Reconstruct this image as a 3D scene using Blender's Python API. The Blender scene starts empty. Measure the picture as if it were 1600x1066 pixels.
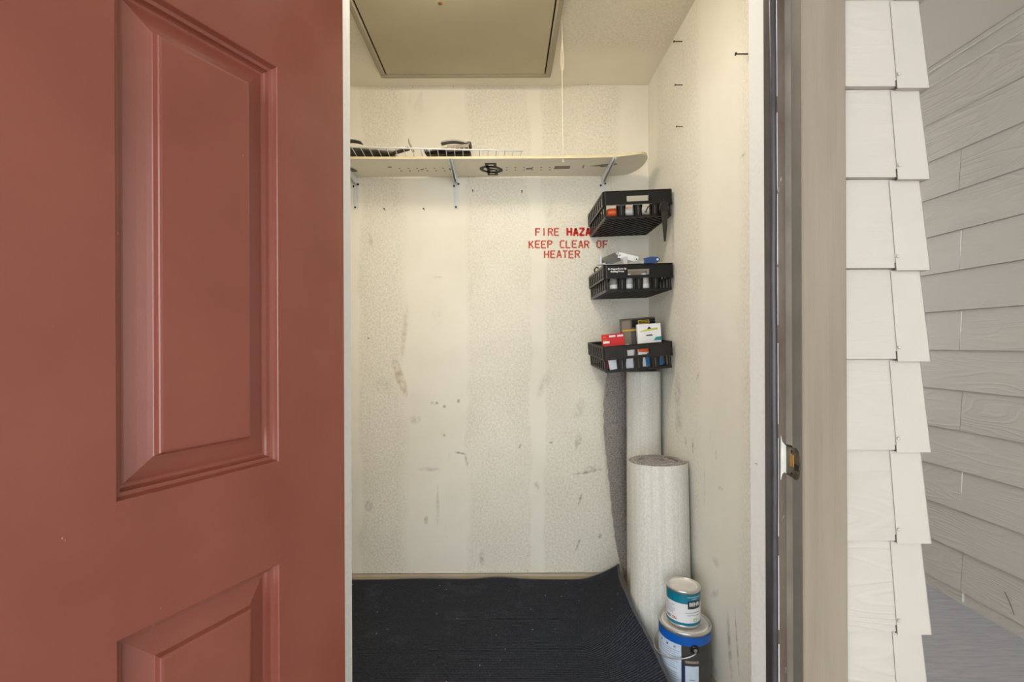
import bpy, math, random
from mathutils import Vector, Matrix, Euler
random.seed(7)
PI = math.pi
R = math.radians
scene = bpy.context.scene
COL = scene.collection

# ------------------------------------------------------------------ camera, world, light, exposure
cam_d = bpy.data.cameras.new('camera')
cam = bpy.data.objects.new('camera', cam_d); COL.objects.link(cam)
cam_d.sensor_width = 36.0
cam_d.lens = 757.0 / 1600.0 * 36.0
cam_d.shift_x = 12.0 / 1600.0
cam_d.shift_y = 5.0 / 1600.0
cam_d.clip_start = 0.02
cam.location = (0, 0, 1.15)
cam.rotation_euler = (R(90), R(0.22), 0)
scene.camera = cam

world = bpy.data.worlds.new('sky'); scene.world = world
world.use_nodes = True
bg = world.node_tree.nodes['Background']
bg.inputs['Color'].default_value = (0.87, 0.94, 1.0, 1)
bg.inputs['Strength'].default_value = 4.3

scene.view_settings.view_transform = 'Standard'
scene.view_settings.look = 'None'
scene.view_settings.gamma = 1.0
scene.view_settings.use_curve_mapping = False
scene.view_settings.exposure = 0.13
LAMP_W = 32.0

# ------------------------------------------------------------------ materials
def lin(c):
    o = []
    for v in c[:3]:
        v = v / 255.0
        o.append(v / 12.92 if v <= 0.04045 else ((v + 0.055) / 1.055) ** 2.4)
    return (o[0], o[1], o[2], 1.0)

class NT:
    """tiny helper around a node tree"""
    def __init__(s, name):
        s.m = bpy.data.materials.new(name); s.m.use_nodes = True
        s.t = s.m.node_tree; s.b = s.t.nodes['Principled BSDF']
        s._tc = None
    def n(s, typ, **kw):
        nd = s.t.nodes.new(typ)
        for k, v in kw.items(): setattr(nd, k, v)
        return nd
    def l(s, a, b): s.t.links.new(a, b)
    def tc(s):
        if s._tc is None:
            t = s.n('ShaderNodeTexCoord'); oi = s.n('ShaderNodeObjectInfo')
            mul = s.n('ShaderNodeMath', operation='MULTIPLY'); mul.inputs[1].default_value = 0.0
            s.l(oi.outputs['Random'], mul.inputs[0]); s._rnd = mul
            add = s.n('ShaderNodeVectorMath', operation='ADD')
            s.l(t.outputs['Object'], add.inputs[0]); s.l(mul.outputs[0], add.inputs[1])
            s._tc = add.outputs[0]
        return s._tc
    def rnd(s, amt): s.tc(); s._rnd.inputs[1].default_value = amt
    def mapped(s, sc):
        mp = s.n('ShaderNodeMapping'); mp.inputs['Scale'].default_value = sc
        s.l(s.tc(), mp.inputs['Vector']); return mp.outputs[0]
    def noise(s, scale, sc=(1, 1, 1), detail=3, rough=.55, dist=0.0):
        nz = s.n('ShaderNodeTexNoise'); nz.inputs['Scale'].default_value = scale
        nz.inputs['Detail'].default_value = detail; nz.inputs['Roughness'].default_value = rough
        nz.inputs['Distortion'].default_value = dist
        s.l(s.mapped(sc), nz.inputs['Vector']); return nz.outputs['Fac']
    def ramp(s, src, lo, hi, a=0.0, b=1.0):
        mr = s.n('ShaderNodeMapRange'); mr.inputs[1].default_value = lo; mr.inputs[2].default_value = hi
        mr.inputs[3].default_value = a; mr.inputs[4].default_value = b
        s.l(src, mr.inputs[0]); return mr.outputs[0]
    def math(s, op, a, b=None, c=None):
        m = s.n('ShaderNodeMath', operation=op)
        for i, v in enumerate((a, b, c)):
            if v is None: continue
            if isinstance(v, (int, float)): m.inputs[i].default_value = v
            else: s.l(v, m.inputs[i])
        return m.outputs[0]
    def mix(s, fac, a, b):
        m = s.n('ShaderNodeMix', data_type='RGBA')
        if isinstance(fac, (int, float)): m.inputs[0].default_value = fac
        else: s.l(fac, m.inputs[0])
        for i, v in ((6, a), (7, b)):
            if isinstance(v, tuple): m.inputs[i].default_value = v
            else: s.l(v, m.inputs[i])
        return m.outputs[2]
    def color(s, c):
        if isinstance(c, tuple): s.b.inputs['Base Color'].default_value = c
        else: s.l(c, s.b.inputs['Base Color'])
    def bump(s, h, strength, dist=.01):
        b = s.n('ShaderNodeBump'); b.inputs['Strength'].default_value = strength; b.inputs['Distance'].default_value = dist
        s.l(h, b.inputs['Height']); s.l(b.outputs[0], s.b.inputs['Normal']); return b
    def set(s, rough=.6, metal=0., spec=.5, coat=0.):
        s.b.inputs['Roughness'].default_value = rough; s.b.inputs['Metallic'].default_value = metal
        s.b.inputs['Specular IOR Level'].default_value = spec; s.b.inputs['Coat Weight'].default_value = coat
        return s

def plain(name, c, rough=.5, metal=0., var=.12, scale=30., bump=0., spec=.5, coat=0.):
    t = NT(name).set(rough, metal, spec, coat)
    base = lin(c)
    dark = tuple(v * (1 - var) for v in base[:3]) + (1,)
    lite = tuple(min(1, v * (1 + var)) for v in base[:3]) + (1,)
    nz = t.noise(scale)
    t.color(t.mix(t.ramp(nz, .3, .7), dark, lite))
    if bump: t.bump(t.noise(scale * 6), bump, .003)
    return t.m

def siding(name, c, along, strength=.25):
    """painted fibre cement with embossed cathedral grain; along = axis index the board runs"""
    t = NT(name).set(.62, 0, .35)
    t.rnd(37.0)
    sc = [9.0, 9.0, 9.0]; sc[along] = 1.3
    low = t.noise(1.0, tuple(sc), 1.5, .4, .35)
    rings = t.math('SINE', t.math('MULTIPLY', low, 95.0))
    rings = t.ramp(rings, .1, 1.0)
    fade = t.ramp(t.noise(2.2, (1, 1, 1), 2), .38, .66)
    fs = [170.0, 170.0, 170.0]; fs[along] = 7.0
    fine = t.noise(1.0, tuple(fs), 3)
    h = t.math('ADD', t.math('MULTIPLY', rings, fade), t.math('MULTIPLY', fine, .55))
    t.bump(h, strength, .004)
    b = lin(c)
    v = t.ramp(t.noise(3.0, (1, 1, 1), 4), .3, .7)
    base = t.mix(v, tuple(x * .95 for x in b[:3]) + (1,), tuple(min(1, x * 1.03) for x in b[:3]) + (1,))
    t.color(t.mix(t.math('MULTIPLY', t.math('MULTIPLY', rings, fade), .16), base, tuple(min(1, x * 1.25) for x in b[:3]) + (1,)))
    return t.m

def wallmat(name, c, c2, axis, spots, bands):
    """rolled drywall: stippled fields between smooth taped joints, plus stains with their own shapes.
    axis: 0 -> the wall runs along X, 1 -> along Y.  bands: centres/half widths of smooth joints."""
    t = NT(name).set(.75, 0, .25)
    sep = t.n('ShaderNodeSeparateXYZ'); t.l(t.tc(), sep.inputs[0])
    u = sep.outputs[axis]; w = sep.outputs[2]
    uw = t.math('ADD', u, t.math('MULTIPLY', t.math('SUBTRACT', t.noise(3.0), .5), .10))
    mask = None
    for cx, hw in bands:
        d = t.math('ABSOLUTE', t.math('SUBTRACT', uw, cx))
        m = t.ramp(d, hw * .8, hw * 1.2)
        mask = m if mask is None else t.math('MULTIPLY', mask, m)
    if mask is None: mask = t.ramp(t.noise(1.6), .35, .6)
    mask = t.math('MULTIPLY', mask, t.ramp(t.noise(2.3), .25, .5, .35, 1.0))
    st = t.noise(95.0, (1, 1, 1), 4.0, .65)
    st2 = t.noise(190.0, (1, 1, 1), 2.0, .6)
    t.bump(t.math('MULTIPLY', t.math('ADD', st, t.math('MULTIPLY', st2, .4)), t.math('ADD', t.math('MULTIPLY', mask, .9), .06)), .30, .004)
    cl = lin(c); cd = lin(c2)
    speck = t.math('MULTIPLY', t.ramp(st, .40, .66), mask)
    col = t.mix(t.math('MULTIPLY', speck, .50), cl, cd)
    big = t.ramp(t.noise(2.0, (1, 1, 1), 4, .6), .42, .72)
    col = t.mix(t.math('MULTIPLY', big, .22), col, cd)
    sm = t.ramp(t.noise(7.0, (1.0, 1.0, .45), 5, .7), .63, .80)
    col = t.mix(t.math('MULTIPLY', sm, .22), col, lin((150, 140, 122)))
    ss = t.noise(42.0, (1, 1, 1), 4, .7)
    for (cx, cz, rx, rz, ang, sc_, k) in spots:
        a = R(ang)
        dx = t.math('SUBTRACT', u, cx); dz = t.math('SUBTRACT', w, cz)
        p = t.math('ADD', t.math('MULTIPLY', dx, math.cos(a)), t.math('MULTIPLY', dz, math.sin(a)))
        q = t.math('SUBTRACT', t.math('MULTIPLY', dz, math.cos(a)), t.math('MULTIPLY', dx, math.sin(a)))
        p = t.math('DIVIDE', p, rx); q = t.math('DIVIDE', q, rz)
        d2 = t.math('ADD', t.math('MULTIPLY', p, p), t.math('MULTIPLY', q, q))
        g = t.ramp(d2, 1.0, 0.0)
        g = t.math('MULTIPLY', g, t.ramp(ss, .35, .62))
        col = t.mix(t.math('MULTIPLY', g, k), col, lin(sc_))
    t.color(col)
    return t.m

# -- wall marks, in metres along the wall and height
GREY = (95, 92, 88); OCH = (165, 125, 75); DK = (60, 55, 50)
def bw(x, y): return ((x - 788) * 2.4 / 757, 1.15 + (538 - y) * 2.4 / 757)
back_spots = []
for (x, y, rx, ry, a, c, k) in ((625, 590, 8, 36, 18, OCH, .75), (632, 520, 5, 48, -6, OCH, .35), (675, 629, 3, 2.5, 0, DK, .9), (682, 630, 3, 3, 0, DK, 1),
        (694, 635, 3.5, 3, 0, DK, .9), (716, 627, 3, 4, -30, DK, .8), (693, 680, 4, 3, 0, OCH, .9), (648, 655, 10, 9, 0, GREY, .35),
        (719, 708, 11, 2.2, -12, DK, .75), (728, 719, 2.5, 11, 12, GREY, .6), (670, 733, 22, 4, 0, GREY, .3), (683, 790, 3, 36, 0, GREY, .35), (665, 812, 4, 8, 0, DK, .6),
        (812, 697, 2, 5, -20, GREY, .8), (860, 692, 4, 2, 0, GREY, .7), (903, 690, 6, 14, -10, GREY, .55), (918, 738, 26, 3, 10, GREY, .85), (925, 733, 14, 6, 0, GREY, .35),
        (905, 782, 2.5, 12, -15, DK, .7), (902, 850, 2.5, 14, -22, DK, .75), (936, 838, 4, 5, 0, DK, .8), (752, 872, 5, 14, 0, GREY, .45), (838, 760, 6, 9, 0, GREY, .35),
        (575, 790, 8, 10, 0, GREY, .4), (684, 433, 9, 2, 0, (190, 90, 75), .45), (580, 375, 4, 14, 10, OCH, .35), (598, 600, 18, 14, 0, GREY, .22),
        (850, 600, 9, 26, -25, GREY, .28), (905, 640, 9, 20, -20, GREY, .25), (940, 590, 9, 16, 0, GREY, .25)):
    X, Z = bw(x, y); back_spots.append((X, Z, rx * .00317, ry * .00317, a, c, k))
M = {}
M['wall_back'] = wallmat('wall_paint_back', (243, 238, 225), (196, 188, 168), 0, back_spots, [(-.37, .13), (-.02 - .22, .06), (.16, .035), (.66, .09), (-.76, .05)])
def rw(x, y):
    d = 757 * .7165 / (x - 788); return (d, 1.15 + (538 - y) * d / 757)
rs = []
for (x, y, rx, ry, a, c, k) in ((1058, 610, .05, .10, 0, GREY, .38), (1060, 660, .05, .06, 20, GREY, .35), (1090, 590, .03, .007, -50, DK, .6), (1071, 690, .012, .02, 0, GREY, .6), (1082, 698, .01, .035, 0, GREY, .6),
        (1118, 712, .01, .02, 0, GREY, .5), (1125, 765, .02, .008, 0, GREY, .6), (1117, 880, .03, .02, 0, GREY, .35), (1138, 1010, .015, .12, -8, GREY, .55), (1150, 1010, .008, .12, -8, GREY, .55),
        (1110, 1040, .05, .03, 0, GREY, .45), (1161, 245, .02, .006, 0, GREY, .5), (1085, 236, .004, .006, 0, DK, .7), (1115, 930, .05, .015, -40, GREY, .35), (1100, 760, .006, .12, 0, GREY, .25)):
    D, Z = rw(x, y); rs.append((D, Z, rx, ry, a, c, k))
M['wall_right'] = wallmat('wall_paint_right', (240, 237, 228), (204, 198, 184), 1, rs, [(1.62, .16), (2.36, .10)])
M['wall_plain'] = wallmat('wall_paint_left', (232, 225, 206), (196, 188, 170), 1, [], [])
M['ceiling'] = wallmat('ceiling_paint', (243, 237, 222), (208, 202, 184), 1, [], [(2.33, .22)])
M['siding_front'] = siding('siding_paint_front', (187, 178, 166), 0, .36)
M['siding_side'] = siding('siding_paint_side', (187, 178, 166), 1, .45)
M['corner'] = plain('metal_corner_paint', (187, 178, 166), .55, 0, .03, 9, .05)
M['dirt'] = plain('dark_dirt_gap', (70, 68, 64), .9)
M['caulk'] = plain('white_caulk', (225, 222, 214), .6)
M['porch_ceiling'] = plain('porch_ceiling_paint', (196, 186, 171), .8, 0, .03, 4, .02)

t = NT('taupe_casing_paint').set(.62, 0, .3)
g1 = t.noise(1.0, (120, 120, 3.0), 4, .6); g2 = t.noise(1.0, (14, 14, 1.2), 3, .6)
t.bump(t.math('ADD', g1, t.math('MULTIPLY', g2, .4)), .5, .003)
t.color(t.mix(t.ramp(g2, .3, .7), lin((132, 120, 102)), lin((147, 135, 118))))
M['casing'] = t.m
M['jamb_grey'] = plain('grey_jamb_paint', (116, 112, 104), .55, 0, .1, 14, .05)
t = NT('worn_brown_jamb').set(.45, 0, .4)
w1 = t.noise(6.0, (1, 1, .35), 5, .7)
w2 = t.noise(40.0, (1, 1, .35), 4, .7)
t.color(t.mix(t.ramp(w2, .66, .70), t.mix(t.ramp(w1, .35, .68), lin((84, 62, 50)), lin((122, 110, 98))), lin((190, 184, 176))))
M['jamb_worn'] = t.m
M['jamb_pale'] = plain('pale_worn_rabbet', (172, 163, 150), .5, 0, .22, 9, .1)
M['jamb_white'] = wallmat('white_jamb_paint', (234, 233, 230), (214, 213, 208), 1, [], [])
M['rubber'] = plain('dark_rubber', (62, 58, 60), .38, 0, .2, 20, .05)
M['brass'] = plain('worn_strike_metal', (112, 100, 80), .38, .75, .45, 60, .1)
M['brass_lite'] = plain('bare_brass', (190, 145, 80), .4, .6, .2, 60)

t = NT('red_brown_door_paint').set(.32, 0, .5, .45)
e1 = t.noise(160.0, (1, 1, .6), 3, .6); e2 = t.noise(5.0, (1, 1, 1), 3)
t.bump(t.math('ADD', e1, t.math('MULTIPLY', e2, .25)), .05, .003)
t.b.inputs['Coat Roughness'].default_value = .16
sc1 = t.noise(120.0, (1, 1, .3), 3, .65); sc2 = t.noise(9.0)
chips = t.math('MULTIPLY', t.ramp(sc1, .725, .75), t.ramp(sc2, .45, .6))
dcol = t.mix(t.ramp(e2, .3, .7), lin((126, 65, 50)), lin((138, 75, 59)))
t.color(t.mix(chips, dcol, lin((208, 168, 150))))
M['door'] = t.m

M['hatch_frame'] = plain('olive_grey_frame', (166, 158, 137), .55, 0, .06, 6, .04)
M['hatch_panel'] = plain('olive_grey_panel', (188, 179, 152), .6, 0, .05, 3, .06)
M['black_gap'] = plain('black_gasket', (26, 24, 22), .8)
M['rust'] = plain('rust_brown', (140, 86, 58), .8)
M['cream_board'] = plain('snowboard_base', (228, 220, 200), .35, 0, .04, 5, .02)
M['board_edge'] = plain('snowboard_wood_edge', (226, 208, 160), .45, 0, .06, 12)
M['black_print'] = plain('black_print', (40, 34, 28), .5)
M['grey_print'] = plain('grey_print', (120, 110, 92), .5)
M['hole'] = plain('insert_hole', (112, 102, 84), .6)
M['white_metal'] = plain('white_coated_steel', (226, 228, 228), .35, .0, .04, 20)
M['zinc'] = plain('zinc_steel', (190, 196, 200), .32, .55, .1, 20)
M['dark_screw'] = plain('dark_screw', (34, 30, 28), .45, .5)
M['bind_dark'] = plain('dark_grey_plastic', (66, 62, 57), .45, 0, .2, 30, .05)
M['bind_grey'] = plain('mid_grey_plastic', (156, 151, 141), .5, 0, .15, 20, .05)
M['bind_pad'] = plain('padded_strap', (152, 140, 128), .7, 0, .15, 30, .1)
M['black_plastic'] = plain('black_plastic', (15, 15, 17), .30, 0, .25, 24, .03, .35)
M['dust_glint_plastic'] = plain('dust_glint_black_plastic', (40, 36, 33), .5, 0, .25, 20, .05, .3)  # dust on the lowest crate, and painted glints on the grid bars
M['edge_glint'] = plain('painted_edge_highlight', (104, 100, 94), .6)  # pale colour for highlights painted on crate edges and ribs
M['white_print'] = plain('white_print', (232, 232, 232), .5)
M['red_paint'] = None
t = NT('red_stencil_paint').set(.7, 0, .3)
a1 = t.noise(60.0, (1, 1, 1), 4, .7)
t.color(t.mix(t.ramp(a1, .42, .62), lin((196, 58, 42)), lin((214, 150, 128))))
M['red_paint'] = t.m
t = NT('bold_red_stencil_paint').set(.7, 0, .3)
t.color(t.mix(t.ramp(t.noise(60.0), .5, .7), lin((206, 44, 34)), lin((216, 120, 100))))
M['red_bold'] = t.m
M['cord'] = plain('cream_cord', (236, 226, 200), .8)
t = NT('carpet_backing').set(.85, 0, .15)
br = t.n('ShaderNodeTexWave'); br.inputs['Scale'].default_value = 1.0; br.wave_type = 'BANDS'; br.bands_direction = 'Z'
t.l(t.mapped((420, 420, 150)), br.inputs['Vector'])
ang = t.noise(170.0, (1, 1, .8), 2, .5)
t.bump(t.math('ADD', br.outputs['Fac'], ang), .5, .002)
gr = t.noise(1.0, (75, 75, 2.0), 2)
bigb = t.noise(5.0, (1, 1, .5), 4)
c0 = t.mix(t.ramp(ang, .35, .65), lin((232, 230, 221)), lin((248, 247, 240)))
c0 = t.mix(t.math('MULTIPLY', t.ramp(gr, .40, .62), .30), c0, lin((206, 204, 194)))
t.color(t.mix(t.math('MULTIPLY', t.ramp(bigb, .4, .7), .25), c0, lin((204, 202, 193))))
M['backing'] = t.m
t = NT('grey_pile').set(.95, 0, .05)
n1 = t.noise(230.0, (1, 1, 1), 3, .7)
t.bump(n1, 1.0, .006)
t.color(t.mix(t.ramp(n1, .36, .66), lin((112, 107, 103)), lin((204, 198, 192))))
M['pile'] = t.m
M['tuft_a'] = plain('pile_tuft', (186, 180, 174), .95, 0, .45, 260, 0, .05)
t = NT('navy_mat').set(.92, 0, .12)
sep = t.n('ShaderNodeSeparateXYZ'); t.l(t.tc(), sep.inputs[0])
rib = t.math('SINE', t.math('MULTIPLY', t.math('ADD', sep.outputs[1], t.math('MULTIPLY', t.noise(9.0), .004)), 700.0))
fz = t.noise(260.0, (1, 1, 1), 3, .7)
t.bump(t.math('ADD', t.math('MULTIPLY', rib, .6), fz), .9, .006)
vor = t.n('ShaderNodeTexVoronoi'); vor.inputs['Scale'].default_value = 55.0
t.l(t.tc(), vor.inputs['Vector'])
keep = t.n('ShaderNodeSeparateColor'); t.l(vor.outputs['Color'], keep.inputs[0])
lint = t.math('MULTIPLY', t.ramp(vor.outputs['Distance'], .20, .10), t.ramp(keep.outputs[0], .95, .97))
dust = t.math('MULTIPLY', t.ramp(t.noise(6.0, (1, 1, 1), 5, .7), .55, .75), .22)
mc = t.mix(t.ramp(fz, .35, .68), lin((36, 38, 44)), lin((78, 81, 92)))
mc = t.mix(dust, mc, lin((120, 124, 138)))
t.color(t.mix(lint, mc, lin((190, 190, 190))))
M['mat'] = t.m
M['mat_edge'] = plain('mat_rubber_edge', (74, 76, 84), .75, 0, .15, 30, .1)
t = NT('porch_floor_paint').set(.6, 0, .35)
f1 = t.noise(1.0, (9.0, 90.0, 9.0), 4, .65); f2 = t.noise(3.0, (1, 1, 1), 3)
t.bump(f1, .35, .003)
t.color(t.mix(t.ramp(f1, .35, .7), lin((152, 149, 150)), lin((172, 169, 168))))
M['porch_floor'] = t.m
M['closet_floor'] = plain('closet_floor_plywood', (170, 158, 136), .8, 0, .1, 8, .1)
M['base_white'] = plain('off_white_baseboard', (196, 184, 164), .6, 0, .05, 10)
M['tin'] = plain('tinplate', (206, 205, 203), .34, .7, .1, 14, .02)
M['tin_lid'] = plain('paint_smeared_lid', (226, 222, 219), .45, .1, .08, 40, .1)
M['teal'] = plain('teal_label', (10, 122, 148), .35, 0, .06, 20)
M['label_white'] = plain('white_label', (238, 238, 242), .4, 0, .02, 20)
M['label_blue'] = plain('blue_label', (18, 94, 190), .35, 0, .06, 20)
M['label_pale'] = plain('pale_blue_label', (206, 222, 240), .45, 0, .04, 60)
M['label_dark'] = plain('charcoal_label', (62, 62, 60), .4, 0, .2, 30)
M['label_navy'] = plain('navy_stripe', (44, 54, 92), .4)
M['ink_grey'] = plain('grey_ink', (150, 152, 172), .5)
M['ink_red'] = plain('red_ink', (190, 90, 90), .5)
M['ink_green'] = plain('green_ink', (150, 196, 80), .5)
M['ink_black'] = plain('black_ink', (36, 40, 44), .5)
M['black_gloss'] = plain('black_ear_plastic', (22, 22, 26), .3)
M['wire_steel'] = plain('bail_wire', (196, 196, 198), .28, .85)
M['orange'] = plain('orange_plastic', (232, 96, 44), .45)
M['white_plastic'] = plain('white_plastic', (232, 230, 224), .4)
M['steel'] = plain('brushed_steel', (176, 176, 176), .35, .7, .12, 40)
M['dark_steel'] = plain('dark_steel_blade', (58, 56, 54), .4, .6)
M['navy_plastic'] = plain('blue_handle', (32, 66, 122), .4)
M['clear_plastic'] = plain('cloudy_bottle', (196, 198, 196), .35, 0, .1, 30)
M['red_card'] = plain('red_card', (202, 34, 34), .45, 0, .06, 20)
M['pale_card'] = plain('pale_card', (222, 226, 234), .5)
M['dark_box'] = plain('dark_grey_box', (96, 90, 84), .5, 0, .08, 12)
M['dark_box_side'] = plain('brown_grey_box_side', (142, 130, 114), .55, 0, .1, 30)
M['yellow'] = plain('yellow_print', (222, 184, 52), .5)
M['lime'] = plain('lime_print', (206, 206, 84), .5)
M['blue_card'] = plain('blue_card', (38, 108, 156), .45)
M['teal_card'] = plain('teal_card', (40, 150, 160), .45)

# ------------------------------------------------------------------ geometry helpers
class MB:
    def __init__(s): s.v = []; s.f = []
    def add(s, vs, fs):
        o = len(s.v); s.v += [tuple(v) for v in vs]; s.f += [tuple(i + o for i in f) for f in fs]; return s
    def box(s, a, b, mtx=None, bev=0.0):
        x0, y0, z0 = (min(a[i], b[i]) for i in range(3)); x1, y1, z1 = (max(a[i], b[i]) for i in range(3))
        if bev <= 0:
            vs = [(x0, y0, z0), (x1, y0, z0), (x1, y1, z0), (x0, y1, z0), (x0, y0, z1), (x1, y0, z1), (x1, y1, z1), (x0, y1, z1)]
            fs = [(0, 3, 2, 1), (4, 5, 6, 7), (0, 1, 5, 4), (1, 2, 6, 5), (2, 3, 7, 6), (3, 0, 4, 7)]
        else:
            c = min(bev, (x1 - x0) * .49, (y1 - y0) * .49, (z1 - z0) * .49)
            vs = []
            for z, i in ((z0, c), (z0 + c, 0), (z1 - c, 0), (z1, c)):
                vs += [(x0 + c + (0 if i == 0 else 0), y0 + i, z), (x1 - c, y0 + i, z), (x1 - i, y0 + c, z), (x1 - i, y1 - c, z),
                       (x1 - c, y1 - i, z), (x0 + c, y1 - i, z), (x0 + i, y1 - c, z), (x0 + i, y0 + c, z)]
            fs = [tuple(range(7, -1, -1)), tuple(range(24, 32))]
            for k in range(3):
                for j in range(8):
                    a_, b_ = k * 8 + j, k * 8 + (j + 1) % 8
                    fs.append((a_, b_, b_ + 8, a_ + 8))
        if mtx is not None: vs = [mtx @ Vector(v) for v in vs]
        return s.add(vs, fs)
    def prism(s, poly, fn0, fn1):
        """poly of 2-D points, fn0/fn1 map a 2-D point to the two ends"""
        n = len(poly)
        vs = [fn0(p) for p in poly] + [fn1(p) for p in poly]
        fs = [tuple(range(n - 1, -1, -1)), tuple(range(n, 2 * n))] + [(i, (i + 1) % n, (i + 1) % n + n, i + n) for i in range(n)]
        return s.add(vs, fs)
    def tube(s, pts, r, n=8, cap=True, closed=False):
        pts = [Vector(p) for p in pts]; m = len(pts); rr = r if isinstance(r, (list, tuple)) else [r] * m
        vs = []; up = Vector((0, 0, 1)); prev = None
        for i, p in enumerate(pts):
            if closed: d = pts[(i + 1) % m] - pts[i - 1]
            else: d = pts[min(i + 1, m - 1)] - pts[max(i - 1, 0)]
            d.normalize()
            if prev is None:
                u = d.cross(up)
                if u.length < 1e-4: u = d.cross(Vector((1, 0, 0)))
            else: u = prev - d * prev.dot(d)
            u.normalize(); prev = u; w = d.cross(u)
            for k in range(n):
                a = 2 * PI * k / n
                vs.append(p + (u * math.cos(a) + w * math.sin(a)) * rr[i])
        fs = []
        for i in range(m if closed else m - 1):
            for k in range(n):
                j = (i + 1) % m
                fs.append((i * n + k, i * n + (k + 1) % n, j * n + (k + 1) % n, j * n + k))
        if cap and not closed: fs += [tuple(range(n - 1, -1, -1)), tuple(range((m - 1) * n, m * n))]
        return s.add(vs, fs)
    def lathe(s, prof, n=32, c=(0, 0, 0), a0=0., a1=2 * PI):
        """prof: (r, z) pairs bottom to top"""
        full = abs(a1 - a0 - 2 * PI) < 1e-6; m = n if full else n + 1
        vs = [(c[0] + r * math.cos(a0 + (a1 - a0) * k / n), c[1] + r * math.sin(a0 + (a1 - a0) * k / n), c[2] + z) for r, z in prof for k in range(m)]
        fs = []
        for i in range(len(prof) - 1):
            for k in range(n):
                k2 = (k + 1) % m
                fs.append((i * m + k, i * m + k2, (i + 1) * m + k2, (i + 1) * m + k))
        return s.add(vs, fs)
    def shell(s, f, nu, nv, off):
        """surface f(u,v) with thickness: off(u,v) or a constant vector"""
        g = lambda u, v: Vector(f(u, v)) + Vector(off(u, v) if callable(off) else off)
        vs = [f(i / nu, j / nv) for i in range(nu + 1) for j in range(nv + 1)] + [g(i / nu, j / nv) for i in range(nu + 1) for j in range(nv + 1)]
        N = (nu + 1) * (nv + 1); ix = lambda i, j: i * (nv + 1) + j
        fs = []
        for i in range(nu):
            for j in range(nv):
                q = (ix(i, j), ix(i + 1, j), ix(i + 1, j + 1), ix(i, j + 1)); fs.append(q); fs.append(tuple(N + k for k in reversed(q)))
        for i in range(nu):
            for j in (0, nv):
                a, b = ix(i, j), ix(i + 1, j); fs.append((a, a + N, b + N, b) if j == 0 else (a, b, b + N, a + N))
        for j in range(nv):
            for i in (0, nu):
                a, b = ix(i, j), ix(i, j + 1); fs.append((a, b, b + N, a + N) if i == 0 else (a, a + N, b + N, b))
        return s.add(vs, fs)
    def mesh(s, name, mat, smooth=False):
        me = bpy.data.meshes.new(name); me.from_pydata(s.v, [], s.f); me.update()
        import bmesh
        bm = bmesh.new(); bm.from_mesh(me); bmesh.ops.recalc_face_normals(bm, faces=bm.faces); bm.to_mesh(me); bm.free()
        if mat is not None: me.materials.append(M[mat] if isinstance(mat, str) else mat)
        if smooth:
            for p in me.polygons: p.use_smooth = True
            if smooth is not True:
                try: me.set_sharp_from_angle(angle=R(smooth))
                except Exception: pass
        return me
    def build(s, name, mat, parent=None, smooth=False):
        o = bpy.data.objects.new(name, s.mesh(name, mat, smooth)); COL.objects.link(o)
        if parent is not None: o.parent = parent
        return o

def inst(name, me, parent=None, loc=(0, 0, 0), rot=(0, 0, 0)):
    o = bpy.data.objects.new(name, me); COL.objects.link(o); o.location = loc; o.rotation_euler = rot
    if parent is not None: o.parent = parent
    return o
def tag(o, label, cat, group=None, kind=None):
    o['label'] = label; o['category'] = cat
    if group: o['group'] = group
    if kind: o['kind'] = kind
    return o
def thing(name, label, cat, loc=(0, 0, 0), rot=(0, 0, 0), group=None, kind=None):
    o = bpy.data.objects.new(name, None); COL.objects.link(o); o.location = loc; o.rotation_euler = rot; o.empty_display_size = .05
    return tag(o, label, cat, group, kind)
def struct(o, label, cat): return tag(o, label, cat, None, 'structure')

def text_mb(body, size, spacing=1.0, bold=0.0):
    cu = bpy.data.curves.new('txt', 'FONT'); cu.body = body; cu.size = size; cu.space_character = spacing; cu.offset = bold
    cu.resolution_u = 3
    o = bpy.data.objects.new('txt', cu); COL.objects.link(o)
    dg = bpy.context.evaluated_depsgraph_get(); dg.update()
    me = bpy.data.meshes.new_from_object(o.evaluated_get(dg))
    mb = MB(); mb.add([tuple(v.co) for v in me.vertices], [tuple(p.vertices) for p in me.polygons])
    bpy.data.objects.remove(o); bpy.data.curves.remove(cu); bpy.data.meshes.remove(me)
    return mb

# ================================================================== THE SETTING
CEIL = 2.431; BACK = 2.40; XR = .7165; XL = -1.16
# closet shell
f = struct(MB().box((XL, 1.02, -.1), (XR, BACK, 0)).build('floor', 'closet_floor'), 'bare plywood floor of the storage closet', 'floor')
pf = struct(MB().box((-3.2, -3.0, -.1), (2.02, .95, 0)).box((.80, .95, -.1), (2.02, 3.6, 0)).build('floor_porch', 'porch_floor'), 'grey painted porch floor at lower right', 'floor')
wall_back = struct(MB().box((XL - .1, BACK, .017), (XR + .09, BACK + .1, CEIL)).build('wall_back', 'wall_back'), 'cream scuffed back wall of the closet with red stencilled warning', 'wall')
wall_right = struct(MB().box((XR, 1.075, 0), (.800, BACK, CEIL)).build('wall_right', 'wall_right'), 'pale scuffed right wall of the closet', 'wall')
wall_left = struct(MB().box((XL - .1, 1.075, 0), (XL, BACK, CEIL)).build('wall_left', 'wall_plain'), 'cream left wall of the closet behind the red door', 'wall')
struct(MB().box((XL - .1, 1.0, CEIL), (.80, BACK + .1, CEIL + .1)).build('ceiling', 'ceiling'), 'cream textured closet ceiling around the hatch', 'ceiling')
struct(MB().box((XL, BACK - .002, 0), (XR, BACK + .05, .0125)).build('baseboard_back', 'base_white'), 'thin off-white strip at the foot of the back wall', 'baseboard')

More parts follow.
